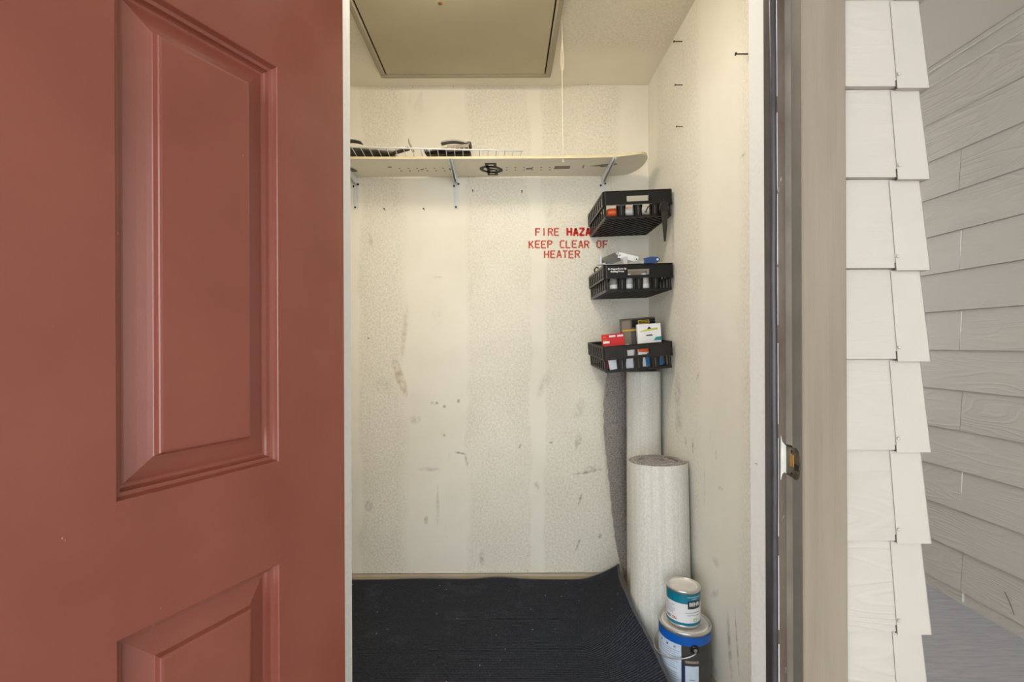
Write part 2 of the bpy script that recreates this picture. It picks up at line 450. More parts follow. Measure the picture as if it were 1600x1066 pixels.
# front wall carcass: three blocks around the door opening
JL, JR = -.368, .573       # rabbet faces
front = MB()
front.box((JR + .02, .953, 0), (.800, 1.075, CEIL)).box((-2.3, .953, 0), (JL - .02, 1.075, CEIL)).box((JL - .02, .953, 2.07), (JR + .02, 1.075, CEIL))
wall_front = struct(front.build('wall_front', 'wall_plain'), 'front closet wall clad in off-white lap siding', 'wall')
E0, EXP = .0672, .1753
def lap_profile(z0, exp): return [(0.0, z0), (.019, z0), (.007, z0 + exp - .001), (.0, z0 + exp - .001)]
XC = .8095
rows = [E0 + EXP * k for k in range(14) if E0 + EXP * k < CEIL - .02]
for z0 in rows:
    e = min(EXP, CEIL - z0)
    MB().prism(lap_profile(z0, e), lambda p: (.659, .953 - p[0], p[1]), lambda p: (XC - .004, .953 - p[0], p[1])).build('siding_board', 'siding_front', wall_front)
    MB().prism(lap_profile(z0, e), lambda p: (-2.3, .953 - p[0], p[1]), lambda p: (-.457, .953 - p[0], p[1])).build('siding_board', 'siding_front', wall_front)
    # pressed metal corner: front leaf, side leaf, folded bottom
    c = MB(); th = .0016
    jit = random.uniform(-.0035, .0035)
    xb, xt = .7575 + jit, .7535 + jit
    yb, yt = .953 - .019 - .0012, .953 - .007 - .0012
    Xb, Xt = XC + .0105, XC + .0005
    zb, zt = z0 - .005, z0 + e - .004
    q = [(xb, yb, zb), (Xb, yb, zb), (Xt, yt, zt), (xt, yt, zt)]
    c.add([(x, y - th, z) for x, y, z in q] + [(x, y, z) for x, y, z in q], [(0, 1, 2, 3), (7, 6, 5, 4), (0, 4, 5, 1), (1, 5, 6, 2), (2, 6, 7, 3), (3, 7, 4, 0)])
    q = [(Xb, yb - th, zb), (Xb, yb + .055, zb), (Xt, yt + .055, zt), (Xt, yt - th, zt)]
    c.add([(x, y, z) for x, y, z in q] + [(x - th, y, z) for x, y, z in q], [(0, 1, 2, 3), (7, 6, 5, 4), (0, 4, 5, 1), (1, 5, 6, 2), (2, 6, 7, 3), (3, 7, 4, 0)])
    c.box((xb + .003, yb, zb), (Xb - .001, yb + .016, zb + .0014))
    cap = c.build('corner_cap', 'corner', wall_front)
    nl = MB().lathe([(0.0035, 0), (.003, .0012), (.0001, .002)], 10).build('nail_head', 'corner', cap)
    nl.rotation_euler = (R(90), 0, 0); nl.location = (xb + .0025, yb - .002, z0 + .022)
    MB().box((xb - .0018, yb + .0006, z0 - .0030), (xb - .0003, yb + .004, z0 + .008 + random.uniform(0, .008))).build('seam_gap', 'dirt', wall_front)
    # side of the closet towards the alcove
    MB().prism(lap_profile(z0, e), lambda p: (.800 + p[0] * .8, .99, p[1]), lambda p: (.800 + p[0] * .8, 3.6, p[1])).build('siding_board', 'siding_side', wall_front)
MB().box((.64, .944, 0), (.806, .953, E0)).build('base_trim', 'casing', wall_front)

# casing and jamb of the doorway
cas = thing('trim_1', 'taupe painted wood casing beside the off-white siding', 'trim', kind='structure')
MB().box((JR + .0005, .930, 0), (.6585, .953, 2.16), bev=.0025).build('casing_board', 'casing', cas)
cl_ = thing('trim_2', 'taupe casing and jamb on the hinge side behind the red door', 'trim', kind='structure')
MB().box((-.455, .930, 0), (JL - .0005, .953, 2.16), bev=.0025).build('casing_board', 'casing', cl_)
ch_ = thing('trim_3', 'taupe head casing above the closet doorway', 'trim', kind='structure')
MB().box((JL, .930, 2.075), (JR, .953, 2.16), bev=.0025).build('casing_board', 'casing', ch_)
MB().box((JL, .935, 2.055), (JR, 1.074, 2.07)).build('jamb_board', 'jamb_worn', ch_)
# latch-side jamb: grey outer edge, worn rabbet, white inner face, dark weatherstrip
MB().box((JR, .9345, 0), (JR + .02, .965, 2.055)).build('outer_edge', 'jamb_grey', cas)
jm = MB()
jm.box((JR + .0004, .965, 0), (JR + .02, .987, .885)).box((JR + .0004, .965, .945), (JR + .02, .987, 2.055)).box((JR + .014, .965, .885), (JR + .02, .987, .945))
jm.build('rabbet', 'jamb_pale', cas)
MB().box((.5445, .987, 0), (JR + .02, 1.0125, 2.055), bev=.0015).build('door_stop', 'jamb_worn', cas)
MB().box((.5445, 1.0125, 0), (JR + .02, 1.0755, 2.055), bev=.0015).build('inner_jamb', 'jamb_white', cas)
def strip(xc, yc, z0, z1, amp, n=60):
    mb = MB(); pts = []
    for i in range(n + 1):
        z = z0 + (z1 - z0) * i / n
        pts.append((xc + amp * math.sin(z * 9.0) + amp * .6 * math.sin(z * 23.0), yc, z))
    return mb.tube(pts, .0068, 8)
MB().box((.5425, .9895, .0), (.5475, 1.0105, 2.05), bev=.001).build('weatherstrip_carrier', 'rubber', cas)
strip(.5485, .9865, .0, 2.05, .0006).build('weatherstrip', 'rubber', cas, True)
cz = MB()
zz = .02
while zz < 2.03:
    L = random.uniform(.06, .26)
    cz.box((.5555 + random.uniform(-.0008, .0008), .9855, zz), (.5572, .9875, min(zz + L, 2.04))); zz += L + random.uniform(0, .05)
o = cz.build('paint_edge', 'caulk', cas); o['kind'] = 'stuff'
# strike plate with curved lip
sp = MB()
n = 14
poly = []
for i in range(n + 1):
    a = -PI / 2 + PI * i / n
    poly.append((.9525 - .0135 * math.cos(a), .912 + .031 * math.sin(a)))
poly += [(.985, .940), (.985, .884)]
sp.prism(poly, lambda p: (JR - .0012, p[0], p[1]), lambda p: (JR + .0022, p[0], p[1]))
st = sp.build('strike_plate', 'brass', cas)
MB().box((JR - .0022, .958, .903), (JR + .001, .972, .929), bev=.002).build('latch_hole', 'brass_lite', st)
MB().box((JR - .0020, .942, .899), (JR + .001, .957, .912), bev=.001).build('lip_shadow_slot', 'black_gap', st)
for z in (.890, .934): MB().lathe([(.0032, 0), (.0001, .0012)], 10).build('screw', 'dark_screw', st).matrix_local = Matrix.Translation((JR - .0012, .966, z)) @ Matrix.Rotation(-PI / 2, 4, 'Y')
MB().prism([(.5620, .962), (.5640, .950), (.5725, .940), (.5725, .884), (.5690, .888), (.5640, .884), (.5612, .872)], lambda p: (p[0], .9845, p[1]), lambda p: (p[0], .9875, p[1])).build('chipped_edge', 'caulk', cas)
for y in (1.046, 1.052): MB().lathe([(.0016, 0), (.0001, .0006)], 8).build('pin_hole', 'black_gap', cas).matrix_local = Matrix.Translation((.5443, y, .889)) @ Matrix.Rotation(-PI / 2, 4, 'Y')
# hinge-side jamb
MB().box((JL - .02, .9345, 0), (JL, .987, 2.055)).build('rabbet', 'jamb_worn', cl_)
MB().box((JL - .02, .987, 0), (-.340, 1.0755, 2.055), bev=.0015).build('inner_jamb', 'jamb_white', cl_)
struct(MB().box((JL, .930, 0.0), (JR, 1.04, .014), bev=.004).build('trim_4', 'zinc'), 'metal threshold in the closet doorway', 'threshold')

# ------------------------------------------------------------------ the red door
A = 26.2
door = thing('door_1', 'red-brown six-panel door swung open on the left', 'door', (-.302, .912, 0), (0, 0, R(180 + 90 - A)), kind='structure')
DW, DZ0, DZ1, DT = .91, .015, 2.04, .044
px = [(.1435, .3700), (.5400, .7665)]; pz = [(.235, .796), (.9615, 1.600), (1.722, 1.925)]
xs = [0, px[0][0], px[0][1], px[1][0], px[1][1], DW]; zs = [DZ0] + [z for a in pz for z in a] + [DZ1]
dm = MB()
for side in (0, 1):
    y = 0.0 if side == 0 else -DT
    for i in range(5):
        for j in range(7):
            if i in (1, 3) and j in (1, 3, 5): continue
            dm.add([(xs[i], y, zs[j]), (xs[i + 1], y, zs[j]), (xs[i + 1], y, zs[j + 1]), (xs[i], y, zs[j + 1])], [(0, 1, 2, 3)])
for a, b in (((0, DZ0), (DW, DZ0)), ((DW, DZ0), (DW, DZ1)), ((DW, DZ1), (0, DZ1)), ((0, DZ1), (0, DZ0))):
    dm.add([(a[0], 0, a[1]), (b[0], 0, b[1]), (b[0], -DT, b[1]), (a[0], -DT, a[1])], [(0, 1, 2, 3)])
dm.build('slab', 'door', door)
PROF = [(0, 0), (.0012, -.0010), (.0028, -.0060), (.0042, -.0090), (.0070, -.0100), (.0088, -.0104), (.0102, -.0160), (.0120, -.0190), (.0150, -.0198), (.0172, -.0195), (.030, -.0150), (.040, -.0112), (.0452, -.0090), (.0462, -.0080), (.0488, -.0022), (.0500, -.0006), (.053, 0)]
for (x0, x1) in px:
    for (z0, z1) in pz:
        pm = MB()
        for sgn, y0 in ((1, 0.0), (-1, -DT)):
            vs = []; fs = []
            for (u, w) in PROF:
                vs += [(x0 + u, y0 + sgn * w, z0 + u), (x1 - u, y0 + sgn * w, z0 + u), (x1 - u, y0 + sgn * w, z1 - u), (x0 + u, y0 + sgn * w, z1 - u)]
            for k in range(len(PROF) - 1):
                for q in range(4): fs.append((k * 4 + q, k * 4 + (q + 1) % 4, (k + 1) * 4 + (q + 1) % 4, (k + 1) * 4 + q))
            L = (len(PROF) - 1) * 4; fs.append((L, L + 1, L + 2, L + 3)); pm.add(vs, fs)
        pm.build('panel', 'door', door)
for z in (.25, 1.05, 1.85):
    h = MB().tube([(.001, -DT - .006, z - .045), (.001, -DT - .006, z + .045)], .006, 10)
    h.box((.002, -DT - .002, z - .045), (.04, -DT - .0002, z + .045)); h.build('hinge', 'brass', door)

# ------------------------------------------------------------------ alcove on the right
XS = 2.018
wall_side = struct(MB().box((XS, -2.2, 0), (XS + .1, 3.7, CEIL + .1)).build('wall_side', 'siding_side'), 'long side wall of grey-beige lap siding at far right', 'wall')
r0, rex = .056, .1767
for k in range(13):
    z0 = r0 + rex * k
    cuts = [-2.2, 2.128, 3.6] if k % 2 == 0 else [-2.2, .45, 3.6]
    if k == 12: cuts = [-2.2, 3.6]
    for a, b in zip(cuts[:-1], cuts[1:]):
        MB().prism(lap_profile(z0, rex), lambda p: (XS - p[0], a + .0012, p[1]), lambda p: (XS - p[0], b - .0012, p[1])).build('siding_board', 'siding_side', wall_side)
    if len(cuts) == 3 and k in (2, 6, 8):
        pr = [(0.002, z0), (.0172, z0), (.0092, z0 + rex - .004), (.002, z0 + rex - .004)]
        MB().prism(pr, lambda p: (XS - p[0], cuts[1] - .0022, p[1]), lambda p: (XS - p[0], cuts[1] + .0022, p[1])).build('caulk_bead', 'caulk', wall_side)
MB().box((XS - .012, -2.2, 0), (XS, 3.6, .053)).build('base_strip', 'siding_side', wall_side)
MB().box((XS - .0135, 2.117, .012), (XS - .011, 2.127, .055)).build('caulk_bead', 'caulk', wall_side)
MB().box((XS - .022, -2.2, r0 + rex * 13 - .006), (XS, 3.6, CEIL), bev=.003).build('frieze_board', 'siding_side', wall_side)
MB().box((XS - .036, -2.2, CEIL - .024), (XS - .022, 3.6, CEIL), bev=.004).build('cove_strip', 'siding_side', wall_side)
ck = MB()
pts = [(XS - .0172, 1.93 - .05 * s * (1 - .25 * s) + .012, .150 - .075 * s) for s in [i / 8 for i in range(9)]]
ck.tube(pts, .0011, 5).build('crack', 'dirt', wall_side)
struct(MB().box((.80, .945, CEIL), (XS + .1, 3.7, CEIL + .1)).box((-3.2, -2.2, CEIL), (XS + .1, .945, CEIL + .1)).build('ceiling_porch', 'porch_ceiling'), 'taupe porch ceiling at upper right', 'ceiling')  # second box is unseen over the camera, extended to shade the siding

struct(MB().box((.80, 3.6, 0), (XS + .1, 3.7, .85)).build('wall_light_block', 'siding_side'), 'low wall added at the unseen far end of the porch to dim the alcove', 'wall')  # out of view, put in to hold daylight back from the alcove
# ------------------------------------------------------------------ ceiling hatch
hx0, hx1, hy0, hy1 = -.577, .224, 1.60, 2.292
ht = thing('attic_hatch', 'olive-grey framed attic access hatch in the ceiling', 'hatch', (0, 0, CEIL))
fw = .026
def frame_bar(a, b): return MB().box(a, b, bev=.006)
frame_bar((hx0, hy1 - fw, -.024), (hx1, hy1, 0)).build('frame_rail', 'hatch_frame', ht)
frame_bar((hx0, hy0, -.024), (hx1, hy0 + fw, 0)).build('frame_rail', 'hatch_frame', ht)
frame_bar((hx0, hy0 + fw, -.024), (hx0 + fw, hy1 - fw, 0)).build('frame_stile', 'hatch_frame', ht)
frame_bar((hx1 - fw, hy0 + fw, -.024), (hx1, hy1 - fw, 0)).build('frame_stile', 'hatch_frame', ht)
MB().box((hx0 + fw, hy0 + fw, -.012), (hx1 - fw, hy1 - fw, -.008)).build('gasket', 'black_gap', ht)
MB().box((hx0 + fw + .006, hy0 + fw + .006, -.020), (hx1 - fw - .006, hy1 - fw - .003, -.011), bev=.002).build('hatch_panel', 'hatch_panel', ht)
MB().lathe([(.009, 0), (.007, -.002), (.0001, -.003)], 12, (-.232, 1.79, -.020)).build('rust_spot', 'rust', ht)

# closet ceiling lamp: round flush fixture just inside the doorway
lamp = thing('ceiling_lamp', 'round flush ceiling lamp just inside the closet doorway', 'lamp', (-.16, 1.39, CEIL))
MB().lathe([(.0001, 0), (.15, 0), (.15, -.025), (.14, -.03)], 40).build('lamp_base', 'white_plastic', lamp, 40)
t = NT('lamp_diffuser').set(.5)
t.b.inputs['Base Color'].default_value = (.9, .88, .82, 1)
t.b.inputs['Emission Color'].default_value = (1.0, .895, .735, 1)
t.b.inputs['Emission Strength'].default_value = LAMP_W
M['lamp'] = t.m
MB().lathe([(.14, -.03), (.142, -.075), (.13, -.088), (.09, -.098), (.0001, -.102)], 40).build('diffuser', 'lamp', lamp, True)

# ================================================================== ON THE BACK WALL
# red stencil lettering
G = {
 'F': [(0, 0, 0, 2.6), (0, 3.2, 0, 6), (0, 6, 3.6, 6), (.7, 3.1, 3.0, 3.1)],
 'I': [(1.6, 0, 1.6, 6)],
 'R': [(0, 0, 0, 6), (.7, 6, 2.9, 6), (3.5, 5.4, 3.5, 3.9), (.7, 3.1, 2.9, 3.1), (2.2, 2.6, 3.7, 0)],
 'E': [(0, 0, 0, 6), (.7, 6, 3.6, 6), (.7, 3.1, 3.0, 3.1), (.7, 0, 3.6, 0)],
 'H': [(0, 0, 0, 6), (3.6, 0, 3.6, 6), (.8, 3, 2.8, 3)],
 'A': [(0, 0, 1.55, 6), (2.0, 6, 3.7, 0), (1.2, 1.9, 2.4, 1.9)],
 'Z': [(0, 6, 3.6, 6), (3.4, 5.3, .2, .7), (0, 0, 3.6, 0)],
 'D': [(0, 0, 0, 6), (.8, 6, 2.6, 6), (3.5, 5.2, 3.5, .8), (.8, 0, 2.6, 0)],
 'K': [(0, 0, 0, 6), (.7, 2.9, 3.4, 6), (1.5, 3.2, 3.6, 0)],
 'P': [(0, 0, 0, 6), (.7, 6, 2.9, 6), (3.5, 5.4, 3.5, 3.9), (.7, 3.1, 2.9, 3.1)],
 'C': [(.1, 1, .1, 5), (.5, 6, 3.4, 6), (.5, 0, 3.4, 0)],
 'L': [(0, 0, 0, 6), (.7, 0, 3.4, 0)],
 'O': [(.1, .9, .1, 5.1), (3.5, .9, 3.5, 5.1), (.7, 6, 2.9, 6), (.7, 0, 2.9, 0)],
 'T': [(1.8, 0, 1.8, 5.2), (0, 6, 3.6, 6)]}
def stencil(text, x, z, pitch, w, h, bold_from=99):
    for i, ch in enumerate(text):
        if ch == ' ': continue
        bold = bold_from <= i < bold_from + 6
        mb = MB(); hw = .0052 if bold else .0039
        for (a, b, c, d) in G[ch]:
            p0 = Vector((a / 3.6 * w, b / 6 * h)); p1 = Vector((c / 3.6 * w, d / 6 * h)); dr = (p1 - p0).normalized(); nr = Vector((-dr.y, dr.x))
            p0 = p0 - dr * hw * .55; p1 = p1 + dr * hw * .55
            quad = [p0 - nr * hw, p1 - nr * hw, p1 + nr * hw, p0 + nr * hw]
            mb.prism(quad, lambda p: (p.x, -.0006, p.y), lambda p: (p.x, 0, p.y))
        o = mb.build('stencil_letter', 'red_bold' if bold else 'red_paint', wall_back)
        o.location = (x + pitch * i + random.uniform(-.001, .001), BACK, z + random.uniform(-.0012, .0012))
stencil('FIRE HAZARD', .158, 1.688, .0313, .0195, .0335, 5)
stencil('KEEP CLEAR OF', .126, 1.627, .0305, .0195, .0330)
stencil('HEATER', .202, 1.578, .0302, .0195, .0330)

# nails and screws
nail_me = MB().tube([(0, 0, .004), (0, 0, -.042)], .0024, 8).lathe([(.0001, -.045), (.0058, -.044), (.0058, -.041), (.0024, -.040)], 10).mesh('nail', 'dark_screw', 30)
def nail(name, label, loc, rot, group, s=1.0):
    o = tag(inst(name, nail_me, None, loc, rot), label, 'nail', group); o.scale = (s, s, s); return o
gN = 'nails left in the right wall'
toL = (0, R(90), 0)      # sticking out to -X from the right wall
nail('nail', 'dark nail in the right wall, topmost of the three in a column', (XR, 1.937, 2.358), toL, gN, .8)
nail('nail', 'dark nail in the right wall, middle of the three in a column', (XR, 1.937, 2.184), toL, gN, .7)
nail('nail', 'dark nail in the right wall, lowest of the three in a column', (XR, 1.937, 2.018), toL, gN, .6)
nail('screw', 'long dark screw in the right wall beside the white jamb', (XR, 1.418, 1.997), toL, gN, .85)
ORD = ('first', 'second', 'third', 'fourth', 'fifth', 'sixth', 'seventh', 'eighth', 'ninth', 'tenth', 'eleventh', 'twelfth')
gB = 'small nails in the back wall'
toF = (R(-90), 0, 0)
for x, y, s, lb in ((740, 300, .62, 'small dark nail in back wall right of the middle shelf bracket'), (816, 301, .62, 'small dark nail in back wall below the snowboard, right of the black emblem'),
        (603, 328, .62, 'small dark nail in back wall just right of the left shelf bracket'), (664, 328, .62, 'small dark nail in back wall just left of the middle shelf bracket'),
        (577, 528, .5, 'lone small dark nail in back wall near the door edge'),
        (647, 137, .28, 'tiny nail at the back wall top below the left part of the hatch'), (710, 136, .22, 'tiny pale-rimmed nail at the back wall top below the hatch middle'), (920, 134, .3, 'tiny nail at the back wall top right of the pull cord')):
    X, Z = bw(x, y); nail('nail', lb, (X, BACK, Z), toF, gB, s)
for k_, (x, y) in enumerate(((568, 894), (596, 892), (624, 894), (645, 893), (723, 892), (749, 893), (773, 891), (797, 892), (823, 891), (870, 892), (897, 891), (925, 891))):
    X, Z = bw(x, y); nail('nail', 'tiny nail head along the foot of the back wall, %s from the door edge' % ORD[k_], (X, BACK, Z), toF, 'nail heads along the foot of the back wall', .22)

# ------------------------------------------------------------------ shelf brackets
BZ = 1.974   # underside of the snowboard
def bracket(x, label):
    b = thing('shelf_bracket', label, 'bracket', (x, BACK, 0), group='shelf brackets on the back wall')
    MB().box((-.0045, -.010, 1.822), (.0045, -.0005, 1.952), bev=.001).box((-.013, -.0025, 1.822), (.013, 0, 1.952)).build('wall_leg', 'white_metal', b)
    a = MB()
    pr = [(0, 1.936), (-.028, 1.940), (-.255, 1.962), (-.262, BZ - .001), (0, BZ - .001)]
    a.prism(pr, lambda p: (-.007, p[0], p[1]), lambda p: (-.0045, p[0], p[1])).prism(pr, lambda p: (.0045, p[0], p[1]), lambda p: (.007, p[0], p[1]))
    a.box((-.010, -.262, BZ - .003), (.010, 0, BZ - .001))
    a.build('arm', 'white_metal', b)
    for (sx, sz) in ((-.010, 1.934), (.012, 1.944), (.0, 1.828)):
        s = MB().lathe([(.0052, 0), (.0045, .003), (.0001, .004)], 10).build('screw', 'dark_screw', b); s.rotation_euler = (R(90), 0, 0); s.location = (sx, -.0025 if sx else -.010, sz)
bracket(-.733, 'white steel shelf bracket at the left end, beside the door edge')
bracket(-.236, 'white steel shelf bracket in the middle below the snowboard')
bracket(.490, 'white steel shelf bracket on the right, just above the top crate')

# ------------------------------------------------------------------ snowboard lying base-down on the brackets
sb = thing('snowboard', 'cream snowboard lying flat along the back wall on white brackets', 'snowboard', (0, 0, BZ))
SL, SR_ = -.98, .660
def half_w(x):
    t_ = (x - SL) / (SR_ - SL); w_ = .113 + .026 * (2 * t_ - 1) ** 4
    end = .068
    for d in (x - SL, SR_ - x):
        if d < end: w_ *= math.sqrt(max(0.0, 1 - ((end - d) / end) ** 2.0)) * .999 + .001
    return w_
def lift(x):
    e = 0.0
    for d, k in ((SR_ - x, 1), (x - SL, 1)):
        if d < .24: e += .019 * ((.24 - d) / .24) ** 2.0 * k
    return e
YC = 2.262
nx = 90
xs_ = [SL + (SR_ - SL) * (.5 - .5 * math.cos(PI * i / nx)) for i in range(nx + 1)]
def bp(x, v, dz): return (x, YC + half_w(x) * v, lift(x) + dz)
base = MB(); core = MB(); topm = MB()
def slab3(mb, z0, z1):
    nv = 6; vs = []; fs = []
    for z in (z0, z1):
        for x in xs_:
            for j in range(nv + 1): vs.append(bp(x, -1 + 2 * j / nv, z))
    N = (nx + 1) * (nv + 1)
    for i in range(nx):
        for j in range(nv):
            q = (i * (nv + 1) + j, (i + 1) * (nv + 1) + j, (i + 1) * (nv + 1) + j + 1, i * (nv + 1) + j + 1)
            fs.append(q); fs.append(tuple(N + k for k in reversed(q)))
        for j in (0, nv):
            a, b = i * (nv + 1) + j, (i + 1) * (nv + 1) + j; fs.append((a, b, b + N, a + N))
    mb.add(vs, fs)
slab3(base, 0, .003); slab3(core, .003, .010)
base.build('base_sheet', 'cream_board', sb, 40); core.build('core', 'board_edge', sb, 40)
def on_base(mb, pts_list, mat, name, label=None):
    """flat print on the underside; pts are (x, y) world polygons"""
    for poly in pts_list:
        vs = [(x, y, lift(x) - .0007) for x, y in poly]; vs2 = [(x, y, lift(x) + .0002) for x, y in poly]
        n_ = len(poly); mb.add(vs + vs2, [tuple(range(n_)), tuple(range(2 * n_ - 1, n_ - 1, -1))] + [(i, (i + 1) % n_, (i + 1) % n_ + n_, i + n_) for i in range(n_)])
    o = mb.build(name, mat, sb)
    if label: o['label'] = label
    return o
def bpx(x, y):
    d = (BZ - 1.15) * 757 / (538.0 - y); return ((x - 788) * d / 757, d)
# black emblem: a block crossed by a ring with a slanted stroke
E = lambda cx, cy: bpx(735 + cx * 70 / 1492, 240 + cy * 50 / 1066)
em = []
em += [[E(500, 312), E(878, 312), E(895, 365), E(515, 365)], [E(508, 365), E(620, 365), E(632, 415), E(522, 415)], [E(790, 365), E(888, 365), E(902, 440), E(800, 415)],
       [E(522, 415), E(880, 412), E(890, 440), E(530, 450)],
       [E(575, 610), E(925, 610), E(935, 640), E(585, 640)], [E(585, 640), E(668, 640), E(672, 680), E(592, 680)], [E(835, 640), E(936, 640), E(945, 680), E(840, 680)], [E(592, 678), E(940, 678), E(946, 718), E(602, 718)],
       [E(540, 440), E(630, 440), E(690, 620), E(590, 620)], [E(600, 470), E(650, 485), E(960, 530), E(900, 585), E(800, 545), E(680, 570), E(620, 545)]]
ring = []
cx, cy = 715, 525
for k in range(36):
    a0, a1 = 2 * PI * k / 36, 2 * PI * (k + 1) / 36
    def rp(a, rx, ry, sh): return E(cx + rx * math.cos(a) + sh, cy + ry * math.sin(a) + rx * math.cos(a) * .07)
    ring.append([rp(a0, 390, 122, 0), rp(a1, 390, 122, 0), rp(a1, 255, 62, 0), rp(a0, 255, 62, 0)])
on_base(MB(), em + ring, 'black_print', 'emblem', 'black ring and block emblem')
P2 = lambda pts: [bpx(x, y) for x, y in pts]
on_base(MB(), [P2([(868, 260), (892, 259.5), (891, 264), (866.5, 264.5)])], 'grey_print', 'sticker', 'grey rectangular sticker')
on_base(MB(), [P2([(922, 259.8), (940, 258.0), (957, 256.5), (963, 257), (966, 258.3), (960, 260), (948, 261.3), (940, 261.8), (938, 260.5)])], 'grey_print', 'tip_decal', 'dark slim swoosh decal near the tip')
on_base(MB(), [P2([(912, 259), (914.5, 258.6), (912.5, 263), (910.5, 263)])], 'grey_print', 'tip_mark')
hl = []
for i in range(6):
    for r_ in (0, 1):
        x = 625.5 + i * 13.6 + r_ * 2.5; y = 262.4 + r_ * 4.0; hl.append(P2([(x - 1.2, y - .5), (x + 1.2, y - .5), (x + 1.2, y + .5), (x - 1.2, y + .5)]))
        x = 793 + i * 13.4; y = 262 + r_ * 3.8; hl.append(P2([(x - 1.2, y - .5), (x + 1.2, y - .5), (x + 1.2, y + .5), (x - 1.2, y + .5)]))
hl.append(P2([(658, 264), (663, 263.7), (663, 265), (658, 265.3)])); hl.append(P2([(823, 263), (833, 262.7), (833, 264.6), (823, 265)])); hl.append(P2([(607, 260), (613, 259.8), (613, 261), (607, 261)]))
hl.append(P2([(702, 263), (705, 262.5), (707, 266.5), (705, 266.5)])); hl.append(P2([(548, 260), (556, 264), (560, 267), (554, 268), (548, 266)]))
o = on_base(MB(), hl, 'hole', 'insert_holes'); o['kind'] = 'stuff'

# ------------------------------------------------------------------ wire shelf lying on the snowboard
WZ = BZ + .0150
ws = thing('wire_shelf', 'loose white wire shelf lying on top of the snowboard', 'shelf', (.083, 2.112, WZ), (0, 0, R(4.0)))
wl = .82; wd = .275
MB().tube([(0, 0, .003), (-wl, 0, .003)], .0034, 8).build('front_rail', 'white_metal', ws, True)
MB().tube([(0, wd, .002), (-wl, wd, .002)], .003, 8).build('back_rail', 'white_metal', ws, True)
MB().tube([(0, wd * .5, .001), (-wl, wd * .5, .001)], .0026, 8).build('middle_rail', 'white_metal', ws, True)
wire_me = MB().tube([(0, 0, .0055), (0, wd, .0055)], .0016, 6).mesh('wire', 'white_metal', True)
for k in range(23): inst('wire', wire_me, ws, (-.004 - k * .0365, 0, 0))

# ------------------------------------------------------------------ snowboard bindings on the wire shelf
HZ = WZ + .008
def binding(label, loc, rz, kind):
    b = thing('snowboard_binding', label, 'binding', loc, (0, 0, R(rz)), group='snowboard bindings on the wire shelf')
    MB().box((-.10, -.075, 0), (.10, .10, .008), bev=.004).build('base_plate', 'bind_dark', b)
    hp = [(-.10 + .015 * math.cos(a) * 0 + (-.03) * math.sin(a) * 0, .10 * math.cos(a), .012 + .020 * math.sin(a)) for a in [PI * i / 14 for i in range(15)]]
    MB().tube(hp, .006, 8).build('heel_hoop', 'bind_grey', b, True)
    if kind == 'left':
        # folded highback: long grey shell that slopes down to the right
        MB().shell(lambda u, v: (-.16 + .27 * u, -.102 + .17 * v, .008 + .040 * (1 - u) ** .9 * (1 - .25 * (2 * v - 1) ** 2)), 12, 8, (0, 0, -.006)).build('highback', 'bind_grey', b, 40)
        MB().shell(lambda u, v: (.105 + .075 * u, -.098 + .03 * v, .004 + .020 * u), 5, 2, (0, 0, -.005)).build('ladder_strap', 'bind_dark', b)
        for k in range(5): MB().box((.110 + k * .014, -.0995, .0035 + k * .0037), (.117 + k * .014, -.066, .0085 + k * .0037)).build('ladder_tooth', 'bind_pad', b)
        MB().tube([(.203, -.10, .0), (.194, -.10, .018), (.184, -.10, .040), (.181, -.10, .058)], [.006, .005, .004, .002], 6).build('loose_strap_end', 'bind_pad', b, True)
        MB().shell(lambda u, v: (-.13 + .10 * u, -.102 + .03 * v, .050 + .010 * math.sin(PI * u)), 8, 2, (0, 0, -.005)).build('toe_strap', 'bind_dark', b)
    else:
        MB().shell(lambda u, v: (-.105 + .20 * u, -.085 + .17 * v, .006 + .046 * math.sin(PI * (.08 + .72 * u)) ** .8 * (1 - .45 * (2 * v - 1) ** 2)), 14, 8, (0, 0, -.006)).build('highback', 'bind_dark', b, 40)
        MB().shell(lambda u, v: (-.03 + .13 * u, -.102 + .034 * v, .040 + .020 * math.sin(PI * (.2 + .75 * u))), 10, 2, (0, 0, -.006)).build('ankle_strap', 'bind_grey', b, 40)
        MB().shell(lambda u, v: (.0 + .095 * u, -.108 + .02 * v, .010 + .004 * u), 6, 2, (0, 0, .022)).build('strap_pad', 'bind_pad', b)
        for k in range(4): MB().box((.018 + k * .020, -.1095, .013 + k * .0008), (.032 + k * .020, -.106, .0175 + k * .0008)).build('strap_slot', 'black_gap', b)
        MB().box((.085, -.105, .030), (.105, -.06, .050), bev=.004).build('buckle', 'bind_dark', b)
binding('grey snowboard binding with a loose strap end, left on the wire shelf', (-.595, 2.235, HZ), -2, 'left')
binding('dark rounded snowboard binding on the wire shelf above the middle bracket', (-.245, 2.245, HZ), -2, 'right')

# ------------------------------------------------------------------ pull cord
cd = thing('pull_cord', 'thin cream pull cord with a loop hanging beside the hatch', 'cord', (.2255, 1.86, CEIL))
pts = [(0, 0, 0), (.001, 0, -.10), (.0, 0, -.30), (.002, 0, -.48), (.001, 0, -.575)]
MB().tube(pts, .0010, 6).build('cord', 'cord', cd, True)
loop = [(0.001 + .007 * math.sin(a) ** 1 * (1 if True else 0) * (.5 - .5 * math.cos(a)) ** .5 * (1 if a < PI else 1), 0, -.115 - .058 * (1 - math.cos(a))) for a in [2 * PI * i / 24 for i in range(25)]]
MB().tube(loop, .0008, 6).build('knot_loop', 'cord', cd, True)
MB().tube([(.003 + .003 * math.cos(a), 0, -.577 + .004 * math.sin(a)) for a in [2 * PI * i / 14 for i in range(14)]], 0.0007, 5, closed=True).build('end_ring', 'white_metal', cd, True)

